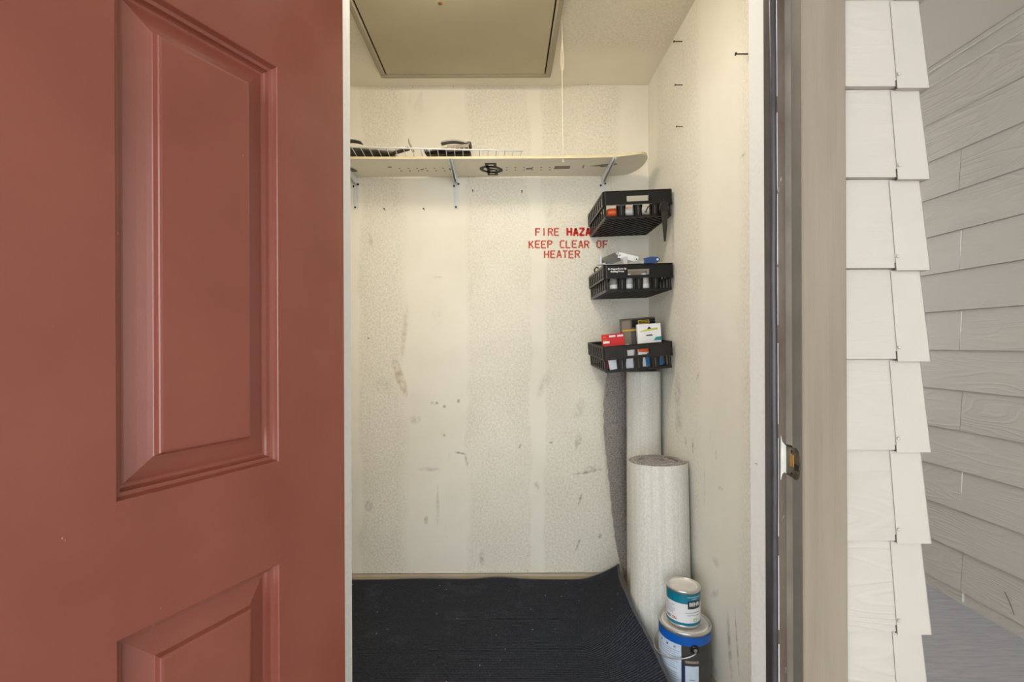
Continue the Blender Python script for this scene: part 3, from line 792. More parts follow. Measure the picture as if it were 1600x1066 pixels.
# ================================================================== CRATES
CW, CD, CHt = .292, .372, .112
def crate(label, loc, rot, pl, printed=False):
    c = thing('plastic_crate', label, 'crate', loc, tuple(R(a) for a in rot), group='black plastic crates in the corner')
    w, d = CW / 2, CD / 2; B = .054; i_ = .008
    th = .005
    for sy, y in ((-1, -d), (1, d)):
        y2 = y - sy * th
        band = MB()
        sx0, sx1, sz0, sz1 = -.047, .047, .066, .090
        band.box((-w + .012, y, B), (sx0, y2, CHt)).box((sx1, y, B), (w - .012, y2, CHt)).box((sx0, y, sz1), (sx1, y2, CHt)).box((sx0, y, B), (sx1, y2, sz0))
        band.box((-w + .006, y - sy * .0, CHt - .004), (w - .006, y - sy * .012, CHt))
        band.box((sx0 - .003, y, sz0), (sx0, y - sy * .016, sz1)).box((sx1, y, sz0), (sx1 + .003, y - sy * .016, sz1))
        band.build('end_band', pl, c)
        for px_ in (-.070, 0.0, .070):
            p = MB(); yy = y - sy * i_
            prof = [(-.020, B), (-.0165, B * .6), (-.0155, .008), (.0155, .008), (.0165, B * .6), (.020, B)]
            p.prism(prof, lambda q: (px_ + q[0], yy, q[1]), lambda q: (px_ + q[0], yy - sy * .004, q[1]))
            p.box((px_ - .0165, yy, .006), (px_ - .0125, yy - sy * .020, B)).box((px_ + .0125, yy, .006), (px_ + .0165, yy - sy * .020, B))
            p.box((px_ - .0018, yy + sy * .003, .006), (px_ + .0018, yy, B))
            pb = p.build('end_pillar', pl, c)
            if sy < 0: MB().box((px_ - .0010, yy - .0035, .012), (px_ + .0010, yy - .0028, B - .006)).build('rib_highlight', 'edge_glint', pb)  # highlight down the pillar rib, painted as a pale strip
        MB().box((-w + i_, y - sy * i_, 0), (w - i_, y - sy * (i_ + .006), .010)).build('bottom_rail', pl, c)
    for sx in (-1, 1):
        x = sx * w
        MB().box((x, -d + .01, CHt - .010), (x - sx * .006, d - .01, CHt)).build('side_rail', pl, c)
        MB().box((x, -d + .01, B - .002), (x - sx * (i_ + .003), d - .01, B + .006)).build('side_rail', pl, c)
        MB().box((x - sx * i_, -d + .01, 0), (x - sx * (i_ + .006), d - .01, .010)).build('side_rail', pl, c)
        um = MB().box((-.0035, -.0028, B), (.0035, .0028, CHt - .004)).mesh('side_slat', pl)
        lm = MB().box((-.003, -.0026, .006), (.003, .0026, B)).mesh('side_slat', pl)
        wu = MB().box((-.0036, -.0033, B + .004), (-.0008, -.0027, CHt - .008)).mesh('edge_highlight', 'edge_glint')  # pale strips paint the highlight on the slats' front edges
        wl_ = MB().box((-.0031, -.0030, .010), (-.0014, -.0025, B - .004)).mesh('edge_highlight', 'edge_glint')
        for k in range(8):
            yk = -d + .036 + k * (CD - .072) / 7
            a_ = inst('side_slat', um, c, (x - sx * .0035, yk, 0)); b_ = inst('side_slat', lm, c, (x - sx * (i_ + .003), yk, 0))
            if sx < 0: inst('edge_highlight', wu, a_); inst('edge_highlight', wl_, b_)
    for sx in (-1, 1):
        for sy in (-1, 1):
            cx, cy = sx * (w - .014), sy * (d - .014)
            a0 = math.atan2(sy, sx) - PI / 4
            m = MB().lathe([(.009, B), (.014, B), (.014, CHt), (.009, CHt), (.009, B)], 8, (cx, cy, 0), a0, a0 + PI / 2)
            m.lathe([(.002, 0.0), (.0065, 0), (.0065, B), (.002, B), (.002, 0)], 8, (cx, cy, 0), a0, a0 + PI / 2)
            m.build('corner_post', pl, c, 40)
    # woven-looking diagonal bottom grid
    g = MB(); W2, D2 = w - i_ - .004, d - i_ - .004; st = .030; g2 = MB()
    def seg(px0, py0, dx, dy):
        t0, t1 = -9, 9
        for p_, dd, lim in ((px0, dx, W2), (py0, dy, D2)):
            a_, b_ = (-lim - p_) / dd, (lim - p_) / dd
            if a_ > b_: a_, b_ = b_, a_
            t0, t1 = max(t0, a_), min(t1, b_)
        return (t0, t1) if t1 - t0 > .01 else None
    s2 = math.sqrt(.5)
    for sgn in (1, -1):
        k = -14
        while k <= 14:
            r_ = seg(k * st, 0, s2, s2 * sgn)
            if r_:
                a_ = Vector((k * st + s2 * r_[0], s2 * sgn * r_[0], 0)); b_ = Vector((k * st + s2 * r_[1], s2 * sgn * r_[1], 0))
                L = (b_ - a_).length
                mt = Matrix.Translation((a_ + b_) / 2) @ Matrix.Rotation(math.atan2(b_.y - a_.y, b_.x - a_.x), 4, 'Z')
                z0 = 0.0 if sgn == 1 else .003
                (g if sgn == 1 else g2).box((-L / 2, -.0028, z0), (L / 2, .0028, z0 + .007), mt)
            k += 1
    o = g.build('base_grid', pl, c); o['kind'] = 'stuff'
    o = g2.build('base_grid', 'dust_glint_plastic', c); o['kind'] = 'stuff'  # lighter colour paints glints onto the second set of bars
    if printed:
        y = -d - .0004
        for s_, zz_, sz_ in (('Dr Pepper/Seven Up', .0905, .0092), ('Bottling Group', .0800, .0092)):
            mb = text_mb(s_, sz_, 1.0, .00025); xs2 = [v[0] for v in mb.v]; mid_ = (min(xs2) + max(xs2)) / 2
            o2 = MB().add([(v[0] - mid_ - w + .0560, y, v[1] + zz_) for v in mb.v], mb.f).build('printed_text', 'white_print', c)
    return c
CX = .5655; CY = 2.2095
c_top = crate('black plastic crate, topmost of three in the corner, a dark blade hanging out', (CX - .002, CY, 1.680), (0, -2.2, 0), 'black_plastic')
c_mid = crate('black plastic crate with white lettering, middle of three, metal hardware on top', (CX, CY, 1.372), (0, -1.6, 0), 'black_plastic', True)
c_bot = crate('dusty black plastic crate, lowest of three, holding small boxes', (CX - .002, CY - .004, 1.047), (3.0, -4.5, 0), 'dust_glint_plastic')
def place(o, c, loc, rot=(0, 0, 0)):
    o.matrix_basis = Matrix.LocRotScale(c.location, c.rotation_euler, None) @ Matrix.LocRotScale(Vector(loc), Euler(tuple(R(a) for a in rot)), None)
FL = .0105   # top of the grid
hw_, hd_ = CW / 2, CD / 2
# -- top crate contents
def tube_thing(label, c, loc, rot):
    o = thing('glue_tube', label, 'tube', group='orange-capped tubes in the top crate')
    MB().lathe([(.0001, 0), (.016, 0), (.0165, .004), (.0165, .075), (.012, .082), (.012, .084)], 20).build('tube_body', 'white_plastic', o, 40)
    MB().lathe([(.0175, .078), (.0185, .082), (.0165, .128), (.012, .134), (.0001, .135)], 20).build('cap', 'orange', o, 40)
    place(o, c, loc, rot)
tube_thing('orange-capped white tube at the left in the top crate', c_top, (.012, -.138, FL + .024), (0, -90, 0))
tube_thing('orange-capped white tube behind the handle slot of the top crate', c_top, (.085, -.060, FL + .040), (0, -88, 6))
o = thing('switch_box', 'small white electrical plate with dark holes in the top crate', 'plate')
MB().box((-.030, -.004, 0), (.030, .004, .040), bev=.002).build('plate_body', 'white_plastic', o)
for (x, z) in ((-.014, .012), (.014, .012), (.010, .028)): MB().box((x - .004, -.0048, z - .003), (x + .004, -.0038, z + .003)).build('plate_hole', 'black_gap', o)
place(o, c_top, (-.035, -.10, FL), (-12, 0, 5))
o = tag(MB().box((-.05, -.07, 0), (.05, .07, .012), bev=.003).build('white_tray', 'white_plastic'), 'flat white plastic tray lying in the top crate', 'tray'); place(o, c_top, (-.06, .0, FL))
o = thing('white_cap_bottle', 'small dark bottle with a white cap at the right of the top crate', 'bottle')
MB().lathe([(.0001, 0), (.013, 0), (.014, .004), (.014, .030), (.008, .036)], 16).build('bottle_body', 'bind_dark', o, 40)
MB().lathe([(.009, .034), (.010, .036), (.010, .050), (.0001, .051)], 16).build('bottle_cap', 'label_white', o, 40)
place(o, c_top, (.118, -.130, FL), (0, 0, 0))
# dark blade hanging over the front of the top crate
o = thing('drywall_saw', 'dark tapered saw blade hanging down from the front of the top crate', 'saw')
MB().prism([(-.014, .0), (.014, 0), (.012, -.06), (.006, -.125), (-.002, -.128), (-.007, -.06)], lambda p: (p[0], -.002, p[1]), lambda p: (p[0], .0015, p[1])).build('blade', 'dark_steel', o)
MB().prism([(-.014, 0), (-.016, .020), (-.010, .040), (.010, .040), (.016, .020), (.014, 0)], lambda p: (p[0], -.005, p[1]), lambda p: (p[0], .004, p[1])).build('handle', 'black_gloss', o)
MB().tube([(0, -.002, .034), (-.004, .0, .050), (-.012, .012, .052), (-.016, .022, .040)], .0022, 6).build('hook', 'dark_steel', o, True)
place(o, c_top, (.105, -hd_ - .0060, .018), (0, 2, 0))
o = tag(MB().tube([(-.02, 0, 0), (-.01, -.004, .022), (.012, -.006, .034), (.030, -.003, .020), (.040, 0, -.012)], .0028, 6).build('cable_loop', 'black_gloss', None, True), 'thin black cable loop at the front of the top crate', 'cable'); place(o, c_top, (.060, -.150, FL + .016))
# -- middle crate contents
def bottle(label, c, loc, s, mat):
    o = thing('plastic_bottle', label, 'bottle', group='small bottles in the middle crate')
    MB().lathe([(.0001, 0), (.018 * s, 0), (.0195 * s, .004), (.0195 * s, .042), (.017 * s, .050), (.011, .056)], 20).build('bottle_body', mat, o, 40)
    MB().lathe([(.0198 * s, .006), (.0199 * s, .007), (.0199 * s, .020), (.0198 * s, .021)], 20).build('bottle_label', 'label_white', o, True)
    MB().lathe([(.0115, .052), (.0125, .054), (.0125, .066), (.0001, .068)], 16).build('bottle_cap', 'label_white', o, 40)
    place(o, c, loc)
bottle('small bottle with a white label, left gap of the middle crate', c_mid, (-.094, -.135, FL), .9, 'bind_grey')
bottle('small white-labelled bottle in the second gap of the middle crate', c_mid, (-.035, -.138, FL), 1.05, 'clear_plastic')
bottle('cloudy small bottle in the third gap of the middle crate', c_mid, (.035, -.138, FL), 1.05, 'clear_plastic')
o = tag(MB().box((-.055, -.012, 0), (.055, .012, .034), bev=.004).build('grey_case', 'bind_pad'), 'grey plastic case behind the handle slot of the middle crate', 'case'); place(o, c_mid, (.0, -.105, .060))
o = tag(MB().box((-.10, -.11, 0), (.11, .11, .045), bev=.006).build('parts_tray', 'bind_dark'), 'dark parts tray filling the rear of the middle crate', 'tray'); place(o, c_mid, (0, .03, FL))
def channel(label, c, loc, rot, L, w_, mat):
    o = thing('metal_channel', label, 'bracket', group='metal brackets on the middle crate')
    MB().box((-L / 2, -w_ / 2, 0), (L / 2, w_ / 2, .002)).build('web', mat, o)
    MB().box((-L / 2, -w_ / 2, -.022), (L / 2, -w_ / 2 + .002, 0)).build('front_flange', mat, o)
    MB().box((-L / 2, w_ / 2 - .002, -.022), (L / 2, w_ / 2, 0)).build('back_flange', mat, o)
    for x in (-L * .42, L * .42):
        h = MB().lathe([(.0028, 0), (.0001, .0006)], 8).build('hole', 'black_gap', o); h.rotation_euler = (R(90), 0, 0); h.location = (x, -w_ / 2 - .0001, -.010)
    place(o, c, loc, rot)
channel('white metal channel tilted across the top of the middle crate', c_mid, (-.028, -.120, .162), (10, 15, 0), .086, .05, 'white_metal')
channel('grey metal channel leaning behind the white one on the middle crate', c_mid, (-.098, -.095, .158), (26, -20, 0), .068, .055, 'steel')
o = thing('angle_plate', 'thin steel angle plate resting on the left rim of the middle crate', 'bracket')
MB().box((-.055, -.012, 0), (.055, .012, .003)).build('flat_leg', 'steel', o)
MB().box((-.050, -.010, .003), (-.040, -.007, .036), bev=.001).build('upright_leg', 'zinc', o)
place(o, c_mid, (-.112, -.168, CHt + .001), (0, 2, 0))
o = thing('metal_clip', 'short bright metal clip standing at the front of the middle crate', 'clip')
MB().box((-.009, -.002, 0), (.009, .002, .034), bev=.001).build('clip_plate', 'zinc', o)
MB().box((-.009, -.010, 0), (.009, -.002, .003)).build('clip_foot', 'zinc', o)
place(o, c_mid, (-.052, -.172, CHt - .001))
o = thing('putty_knife', 'blue-handled putty knife lying on the middle crate', 'knife')
hp = [(.0, -.012), (.03, -.014), (.058, -.011), (.068, 0), (.058, .011), (.03, .014), (0, .010)]
MB().prism(hp, lambda p: (p[0], -.006, p[1]), lambda p: (p[0], .006, p[1])).build('handle', 'navy_plastic', o)
h = MB().lathe([(.0050, -.0003), (.0050, .0003), (.0001, .0004)], 12).build('hang_hole', 'label_pale', o); h.rotation_euler = (R(90), 0, 0); h.location = (.056, -.0062, 0)
MB().prism([(-.075, -.010), (0, -.007), (0, .006), (-.030, .004)], lambda p: (p[0], -.001, p[1]), lambda p: (p[0], .001, p[1])).build('blade', 'steel', o)
place(o, c_mid, (.030, -.160, CHt + .016), (0, -3, 0))
o = tag(MB().box((-.03, -.008, 0), (.03, .008, .006), bev=.002).build('wood_stick', 'board_edge'), 'short pale stick on the right rim of the middle crate', 'stick'); place(o, c_mid, (.105, -.15, CHt + .001), (0, -4, 10))
o = tag(MB().tube([(0, 0, 0), (-.004, 0, .014), (.006, 0, .026), (.016, 0, .020)], .004, 6).build('hook', 'dark_steel', None, True), 'small dark metal hook on the left side rim of the middle crate', 'hook'); place(o, c_mid, (-.135, .06, CHt + .003))
# -- bottom crate contents
o = thing('red_packet', 'red retail packet with white print standing in the lowest crate', 'packet')
MB().box((-.048, -.008, 0), (.048, .008, .148), bev=.002).build('card', 'red_card', o)
for (x0, x1, z0, z1, m_) in ((-.046, -.018, .108, .118, 'white_print'), (-.018, .010, .134, .142, 'pale_card'), (.018, .044, .134, .142, 'pale_card'), (-.046, -.030, .134, .138, 'orange'), (-.046, -.028, .122, .126, 'orange')):
    MB().box((x0, -.0088, z0), (x1, -.0078, z1)).build('print_bar', m_, o)
place(o, c_bot, (-.082, -.110, FL), (-6, 0, 3))
o = tag(MB().prism([(-.045, 0), (.045, 0), (.050, .082), (.028, .104), (-.045, .086)], lambda p: (p[0], -.002, p[1]), lambda p: (p[0], .002, p[1])).build('white_card', 'pale_card'), 'white folded card leaning in front of the red packet', 'card'); place(o, c_bot, (-.060, -.147, FL), (-8, 3, 0))
o = tag(MB().box((-.016, -.003, 0), (.016, .003, .042), bev=.001).build('white_card', 'pale_card'), 'small white card in the leftmost gap of the lowest crate', 'card'); place(o, c_bot, (-.102, -.158, FL), (-6, -6, 0))
o = thing('dark_box', 'tall dark grey box with yellow stripe behind the others in the lowest crate', 'box')
MB().box((-.078, -.028, 0), (.070, .028, .205), bev=.003).build('carton', 'dark_box', o)
MB().box((-.0795, -.0292, .004), (-.0430, -.024, .198)).build('side_panel', 'dark_box_side', o)
MB().box((-.0800, -.0297, .150), (.030, -.0285, .158)).build('stripe', 'yellow', o)
for (x0, x1, z0, z1) in ((-.008, .042, .192, .195), (-.008, .042, .178, .181), (-.008, -.005, .178, .195), (.039, .042, .178, .195)): MB().box((x0, -.0295, z0), (x1, -.0283, z1)).build('logo_frame', 'yellow', o)
MB().box((-.001, -.0293, .184), (.035, -.0284, .189)).build('logo_bar', 'lime', o)
MB().box((-.036, -.0293, .165), (.068, -.0286, .200)).build('top_panel', 'black_plastic', o)
place(o, c_bot, (.058, .000, FL), (0, 0, 0))
o = thing('white_box', 'white box with lime green print standing right in the lowest crate', 'box')
MB().box((-.050, -.012, 0), (.052, .012, .178), bev=.002).build('carton', 'label_white', o)
MB().prism([(-.040, .143), (.040, .152), (.036, .160), (.0, .156), (-.036, .148)], lambda p: (p[0], -.0128, p[1]), lambda p: (p[0], -.0118, p[1])).build('print_swoosh', 'lime', o)
MB().prism([(-.008, .154), (.010, .156), (.003, .165), (-.001, .165)], lambda p: (p[0], -.0132, p[1]), lambda p: (p[0], -.0118, p[1])).build('print_mark', 'ink_black', o)
MB().prism([(-.016, .125), (.016, .125), (.012, .132), (-.010, .131)], lambda p: (p[0], -.0128, p[1]), lambda p: (p[0], -.0118, p[1])).build('print_mark', 'dark_box', o)
MB().prism([(.018, .105), (.0515, .105), (.0515, .121), (.028, .119)], lambda p: (p[0], -.0128, p[1]), lambda p: (p[0], -.0118, p[1])).build('print_corner', 'teal_card', o)
place(o, c_bot, (.076, -.085, FL), (-3, 1, -2))
o = thing('orange_blue_box', 'orange, white and blue packet behind the handle slot of the lowest crate', 'packet')
MB().box((-.026, -.006, 0), (.026, .006, .084), bev=.001).build('carton', 'label_white', o)
MB().box((-.026, -.0068, .062), (.018, -.0058, .079)).build('orange_print', 'orange', o)
MB().prism([(.006, .001), (.026, .001), (.026, .062), (.012, .058), (.002, .040)], lambda p: (p[0], -.0068, p[1]), lambda p: (p[0], -.0058, p[1])).build('blue_print', 'blue_card', o)
place(o, c_bot, (.034, -.138, FL), (-3, 4, 0))
o = tag(MB().box((-.014, -.008, 0), (.014, .008, .058), bev=.001).build('blue_packet', 'blue_card'), 'dark blue packet in the right gap of the lowest crate', 'packet'); place(o, c_bot, (.100, -.142, FL), (-4, -8, 0))
o = tag(MB().box((-.022, -.006, 0), (.022, .006, .080), bev=.001).build('grey_packet', 'bind_pad'), 'grey packet left of the orange one in the lowest crate', 'packet'); place(o, c_bot, (-.018, -.120, FL), (-4, 0, 0))

# ================================================================== CARPETS
def roll(name, label, base, top, rad, turns, group, th=.011, seam=0.0, ntuft=0):
    """spiral-rolled carpet, cream backing outside, grey pile inside"""
    b = Vector(base); ax = Vector(top) - b; L = ax.length
    q = Vector((0, 0, 1)).rotation_difference(ax.normalized())
    o = thing(name, label, 'carpet', base, tuple(q.to_euler()), group)
    N = turns * 40; bk = MB(); pl = MB()
    def sp(i, off):
        a = seam - 2 * PI * i / 40.0
        r = rad - (rad - .014) * (i / N) - off
        r *= 1 + .012 * math.sin(3 * a + i * .11) * (1 if i > 30 else 0)
        return (r * math.cos(a), r * math.sin(a))
    pitch = (rad - .014) / turns
    def ribbon(mb, o0, o1, z0, z1f):
        vs = []; fs = []
        for i in range(N + 1):
            for off in (o0, o1):
                x, y = sp(i, off); z1 = z1f(i, off)
                vs += [(x, y, z0), (x, y, z1)]
        for i in range(N):
            a = i * 4; c_ = a + 4
            fs += [(a, a + 1, c_ + 1, c_), (a + 3, a + 2, c_ + 2, c_ + 3), (a + 1, a + 3, c_ + 3, c_ + 1), (a + 2, a, c_, c_ + 2)]
        fs += [(0, 2, 3, 1), (N * 4 + 1, N * 4 + 3, N * 4 + 2, N * 4)]
        mb.add(vs, fs)
    wob = lambda i: .004 * math.sin(i * .05) + .003 * math.sin(i * .21 + 1)
    ribbon(bk, 0, .0032, 0, lambda i, off: L + wob(i) - .002)
    ribbon(pl, .0030, min(th, pitch * .80), .003, lambda i, off: L + wob(i) + .001)
    bk.build('backing', 'backing', o, 50); pl.build('pile', 'pile', o, False)
    if ntuft:
        tf = MB()
        for _ in range(ntuft):
            i = random.uniform(0, N); off = random.uniform(.002, min(th, pitch) * 1.0)
            x, y = sp(i, off); h = L + wob(i)
            d = Vector((random.uniform(-1, 1), random.uniform(-1, 1), random.uniform(.5, 1.4))).normalized() * random.uniform(.004, .010)
            s_ = random.uniform(.0012, .0024); p0 = Vector((x, y, h - .002))
            u = Vector((random.uniform(-1, 1), random.uniform(-1, 1), .2)).normalized() * s_; w_ = d.cross(u).normalized() * s_
            tf.add([p0 + u, p0 - u * .5 + w_, p0 - u * .5 - w_, p0 + d], [(0, 1, 3), (1, 2, 3), (2, 0, 3)])
        t2 = tf.build('pile_tufts', 'tuft_a', o); t2['kind'] = 'stuff'
    return o
roll('carpet_roll', 'short thick carpet roll with cream backing standing behind the paint cans', (.5970, 1.868, .004), (.5975, 1.905, .688), .1165, 6, 'rolled carpets in the corner', .017, R(-12), 5000)
roll('carpet_roll', 'tall thin cream-backed carpet roll in the corner below the lowest crate', (.632, 2.215, 0), (.632, 2.215, 1.024), .080, 4, 'rolled carpets in the corner', .016, R(-30))
# loose strip of grey carpet, pile side out
cs = thing('carpet_strip', 'dark grey carpet strip standing pile side out left of the tall roll', 'carpet')
LX = [(0.0, .578), (.03, .572), (.08, .556), (.16, .537), (.30, .520), (.45, .505), (.60, .488), (.75, .474), (.88, .473), (.98, .482), (1.02, .492)]
def lx(z):
    for (a, xa), (b, xb) in zip(LX[:-1], LX[1:]):
        if z <= b: return xa + (xb - xa) * (z - a) / (b - a)
    return LX[-1][1]
def strip_f(u, v):
    z = .006 + 1.012 * u; x0 = lx(z) + .0018 * math.sin(z * 61 + 3 * math.sin(z * 23)) * (1 - v) ** 8; x1 = .615
    x = x0 + (x1 - x0) * v
    return (x, 2.31 + .05 * v * v - .018 * math.sin(PI * v) + .01 * math.sin(z * 5), z)
MB().shell(strip_f, 80, 10, (0, .010, 0)).build('pile', 'pile', cs, False)
MB().shell(lambda u, v: tuple(Vector(strip_f(u, v)) + Vector((.002, .0105, 0))), 40, 6, (0, .003, 0)).build('backing', 'backing', cs, False)
tf = MB()
for _ in range(9000):
    u, v = random.random(), random.random() ** 1.3
    if random.random() < .12: v = 0
    p0 = Vector(strip_f(u, v)); dn = Vector((random.uniform(-1, .6) - (1.0 if v < .03 else 0), -1.0, random.uniform(-.9, .6))).normalized() * random.uniform(.004, .008)
    s_ = random.uniform(.0012, .0026); a = Vector((random.uniform(-1, 1), 0, random.uniform(-1, 1))).normalized() * s_; b_ = dn.cross(a).normalized() * s_
    tf.add([p0 + a, p0 - a * .5 + b_, p0 - a * .5 - b_, p0 + dn], [(0, 1, 3), (1, 2, 3), (2, 0, 3)])
o = tf.build('pile_tufts', 'tuft_a', cs); o['kind'] = 'stuff'

# floor mat
mt = thing('floor_mat', 'dark navy ribbed floor mat with an upturned back corner', 'mat')
MX0, MY0, MY1 = -1.10, 1.12, 2.352
EDGE = [(1.12, .552, .009), (1.30, .550, .012), (1.45, .536, .045), (1.53, .525, .066), (1.60, .515, .085), (1.66, .508, .103), (1.74, .494, .128), (1.80, .472, .165), (1.85, .468, .180),
        (1.93, .472, .176), (2.02, .482, .156), (2.12, .500, .130), (2.22, .520, .104), (2.30, .536, .086), (2.36, .548, .074)]
def edge_at(y):
    for (a, xa, za), (b, xb, zb) in zip(EDGE[:-1], EDGE[1:]):
        if y <= b:
            t_ = max(0., (y - a) / (b - a)); return xa + (xb - xa) * t_, za + (zb - za) * t_
    return EDGE[-1][1:]
def sstep(a, b, x):
    t_ = max(0., min(1., (x - a) / (b - a))); return t_ * t_ * (3 - 2 * t_)
def mat_z(x, y):
    xe, ze = edge_at(y)
    t_ = max(0., min(1., (x - (xe - .19)) / .19))
    z = .009 + (ze - .009) * t_ ** 1.7
    z += (.006 * math.exp(-((x + .03) / .09) ** 2) + .004 * math.exp(-((x + .42) / .16) ** 2) - .001) * sstep(2.22, 2.36, y)
    z += .0012 * math.sin(x * 9 + 1) * math.sin(y * 7)
    return z
def my1(x): return MY1 + .010 * math.exp(-((x + .03) / .10) ** 2) - .006 * sstep(.1, .3, x) * (1 - sstep(.35, .5, x))
def mat_f(u, v):
    y = MY0 + (MY1 - MY0) * v; x = MX0 + (edge_at(y)[0] - MX0) * u; y = MY0 + (my1(x) - MY0) * v; return (x, y, mat_z(x, y))
MB().shell(mat_f, 110, 80, (0, 0, -.007)).build('mat_surface', 'mat', mt, 60)
def side_f(u, v):
    y = MY0 + (MY1 + .004 - MY0) * u; xe, ze = edge_at(y); return (xe - .004 + .010 * v, y, mat_z(xe, y) + .002 + .004 * v)
MB().shell(side_f, 70, 2, (.002, 0, -.007)).build('side_edging', 'mat_edge', mt, 60)
MB().shell(lambda u, v: (lambda x: (x, my1(x) - .003 + .011 * v, mat_z(x, my1(x)) + .0012 - .002 * v))(MX0 + (.548 - MX0) * u), 90, 2, (0, 0, -.006)).build('back_edging', 'mat_edge', mt, 60)

# ================================================================== PAINT CANS
def patch(mb, c, r, a0, a1, z0, z1, n=18, th=.0005):
    a0, a1 = R(a0), R(a1)
    mb.lathe([(r, z0), (r + th, z0), (r + th, z1), (r, z1), (r, z0)], n, c, a0, a1); return mb
def can(name, label, loc, rad, h, rz=0):
    o = thing(name, label, 'paint can', loc, (0, 0, R(rz)), 'paint cans on the closet floor')
    MB().lathe([(.0001, .003), (rad - .004, .003), (rad - .001, 0), (rad, .002), (rad, .006), (rad - .0015, .009), (rad - .0015, h - .010), (rad - .0005, h - .008)], 48).build('body', 'tin', o, 40)
    MB().lathe([(rad - .0015, h - .010), (rad + .0015, h - .007), (rad + .0022, h - .003), (rad + .0010, h), (rad - .003, h + .0005), (rad - .0055, h - .003), (rad - .009, h - .004)], 48).build('rim', 'tin', o, 40)
    MB().lathe([(.0001, h - .0075), (rad * .60, h - .0070), (rad * .74, h - .0066), (rad * .80, h - .0028), (rad * .84, h - .0012), (rad * .88, h - .003), (rad - .0085, h - .004)], 48).build('lid', 'tin_lid', o, 40)
    return o
def can_text(o, body, size, a_mid, z, r, mat, name='printed_text', bold=.0):
    mb = text_mb(body, size, 1.0, bold); xs2 = [v[0] for v in mb.v]; m_ = (min(xs2) + max(xs2)) / 2
    vs = []
    for v in mb.v:
        a = R(a_mid) + (v[0] - m_) / r; vs.append((r * math.cos(a), r * math.sin(a), z + v[1]))
    return MB().add(vs, mb.f).build(name, mat, o)
GX, GY, GR, GH = .6120, 1.655, .0842, .206
gal = can('paint_can', 'large blue and charcoal paint can with wire handle on the floor', (GX, GY, 0), GR, GH)
F0 = 249.7
patch(MB(), (0, 0, 0), GR, F0 - 140, F0 + 76, GH - .040, GH - .012, 60).build('blue_band', 'label_blue', gal, 40)
patch(MB(), (0, 0, 0), GR, F0 - 140, F0 - 7, .010, GH - .0405, 40).build('back_label', 'label_pale', gal, 40)
patch(MB(), (0, 0, 0), GR, F0 - 7, F0 + 76, .010, GH - .0405, 30).build('front_label', 'label_dark', gal, 40)
patch(MB(), (0, 0, 0), GR + .0004, F0 - 6.5, F0 + .5, .010, GH - .098, 4).build('navy_stripe', 'label_navy', gal, 40)
patch(MB(), (0, 0, 0), GR + .0004, F0 + 1, F0 + 30, .010, GH - .104, 12).build('pale_panel', 'label_pale', gal, 40)
patch(MB(), (0, 0, 0), GR + .0008, F0 + 10, F0 + 22, GH - .150, GH - .147, 6).build('print_line', 'ink_grey', gal, 40)
patch(MB(), (0, 0, 0), GR + .0006, F0 + 1, F0 + 30, GH - .095, GH - .087, 10).build('print_line', 'bind_pad', gal, 40)
for k in range(3): patch(MB(), (0, 0, 0), GR + .0004, F0 - 60 + k * 18, F0 - 55 + k * 18, GH - .055, GH - .049, 3).build('print_icon', 'label_blue' if k < 2 else 'ink_grey', gal, 40)
for k in range(16):
    zk = GH - .064 - k * .0072
    if zk < .016: break
    patch(MB(), (0, 0, 0), GR + .0003, F0 - 72, F0 - random.uniform(9, 22), zk, zk + .0014, 14).build('print_line', 'ink_grey' if k not in (4, 9) else 'label_white', gal, 40)
MB().prism([(-.002, .004), (.030, .016), (.030, .024), (.016, .018), (.0, .012)], lambda p: ((GR + .0006) * math.cos(R(F0 + 32) + p[0] / GR), (GR + .0006) * math.sin(R(F0 + 32) + p[0] / GR), .006 + p[1]),
           lambda p: ((GR + .0012) * math.cos(R(F0 + 32) + p[0] / GR), (GR + .0012) * math.sin(R(F0 + 32) + p[0] / GR), .006 + p[1])).build('print_swoosh', 'label_white', gal)
EA = F0 + 21; EZ = GH - .048
er = MB().lathe([(.0140, 0), (.0140, .004), (.0115, .008), (.006, .009), (.0001, .008)], 20).build('bail_ear', 'black_gloss', gal, 40)
def on_can(a, z, r): return Matrix.Translation((r * math.cos(R(a)), r * math.sin(R(a)), z)) @ Matrix.Rotation(R(a), 4, 'Z') @ Matrix.Rotation(PI / 2, 4, 'Y')
er.matrix_local = on_can(EA, EZ, GR)
MB().lathe([(.0065, .0085), (.005, .0105), (.0001, .011)], 14).build('ear_rivet', 'wire_steel', er, 40)
wr = []
for i in range(33):
    s_ = i / 32; a = EA - 172 * s_; dip = .040 * math.sin(PI * min(1, s_ * 1.0)) ** .8
    r_ = GR + .0125 + .004 * math.sin(PI * s_); wr.append((r_ * math.cos(R(a)), r_ * math.sin(R(a)), EZ - .006 * (1 if 0 < s_ < 1 else 1) - dip))
MB().tube(wr, .0019, 8).build('bail_handle', 'wire_steel', gal, True)
qr = can('paint_can', 'small teal and white paint can standing on the larger can', (.6085, 1.657, GH + .0005), .0545, .121)
r_ = .0545
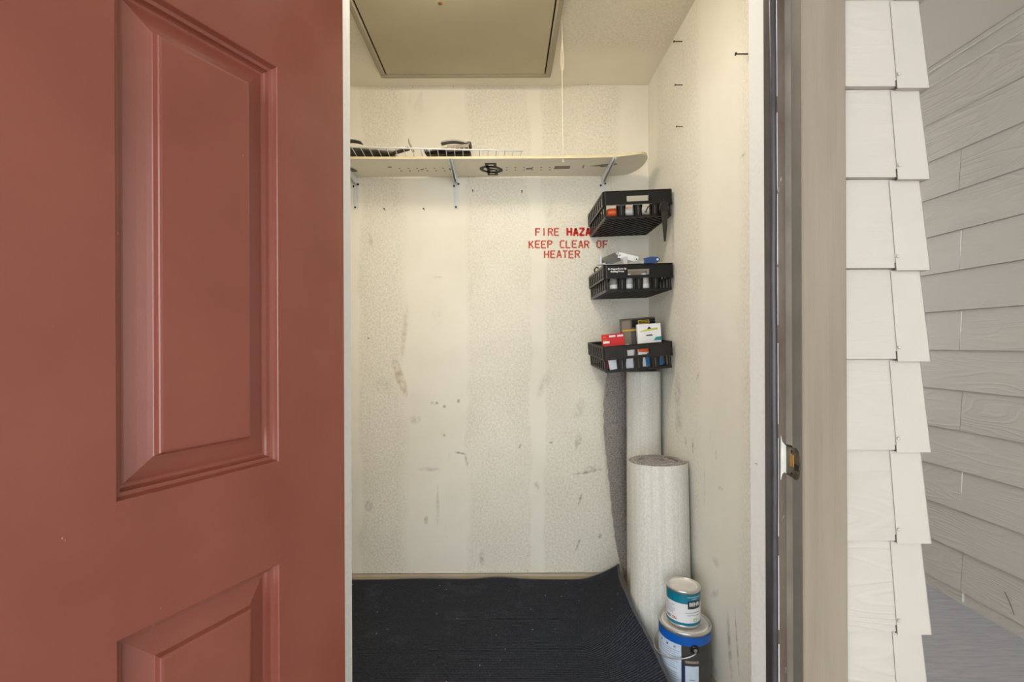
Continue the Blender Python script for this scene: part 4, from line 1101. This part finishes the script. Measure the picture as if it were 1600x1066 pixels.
patch(MB(), (0, 0, 0), r_, 0, 360, .080, .110, 60).build('teal_band', 'teal', qr, 40)
patch(MB(), (0, 0, 0), r_, 0, 360, .017, .0797, 60).build('white_band', 'label_white', qr, 40)
patch(MB(), (0, 0, 0), r_, 0, 360, .008, .0167, 60).build('bottom_band', 'teal', qr, 40)
patch(MB(), (0, 0, 0), r_ + .0005, F0 + 15, F0 + 68, .064, .090, 14).build('logo_panel', 'ink_black', qr, 40)
patch(MB(), (0, 0, 0), r_ + .0009, F0 + 16, F0 + 67, .0655, .072, 14).build('logo_strip', 'label_dark', qr, 40)
can_text(qr, 'BEHR', .0168, F0 + 41, .0735, r_ + .0013, 'white_print', bold=.0006)
patch(MB(), (0, 0, 0), r_ + .0006, F0 + 14, F0 + 64, .1015, .1028, 10).build('print_line', 'label_pale', qr, 40)
patch(MB(), (0, 0, 0), r_ + .0006, F0 + 28, F0 + 50, .0955, .0968, 8).build('print_line', 'label_pale', qr, 40)
patch(MB(), (0, 0, 0), r_ + .0006, F0 + 6, F0 + 62, .0500, .0520, 10).build('print_line', 'ink_grey', qr, 40)
patch(MB(), (0, 0, 0), r_ + .0006, F0 + 12, F0 + 60, .0415, .0430, 10).build('print_line', 'ink_grey', qr, 40)
patch(MB(), (0, 0, 0), r_ + .0006, F0 + 36, F0 + 49, .0215, .0315, 4).build('leaf_icon', 'ink_green', qr, 40)
patch(MB(), (0, 0, 0), r_ + .0009, F0 + 39, F0 + 46, .0240, .0290, 4).build('leaf_mark', 'label_white', qr, 40)
for k in range(8): patch(MB(), (0, 0, 0), r_ + .0006, F0 - 66, F0 - random.uniform(28, 40), .070 - k * .0042, .0708 - k * .0042, 6).build('print_line', 'ink_grey', qr, 40)
for k, (a_, b_, m_) in enumerate(((-66, -44, 'ink_black'), (-40, -22, 'ink_red'), (-66, -44, 'ink_black'), (-40, -20, 'ink_red'))):
    patch(MB(), (0, 0, 0), r_ + .0006, F0 + a_, F0 + b_, .0285 - (k // 2) * .005, .0308 - (k // 2) * .005, 5).build('print_line', m_, qr, 40)
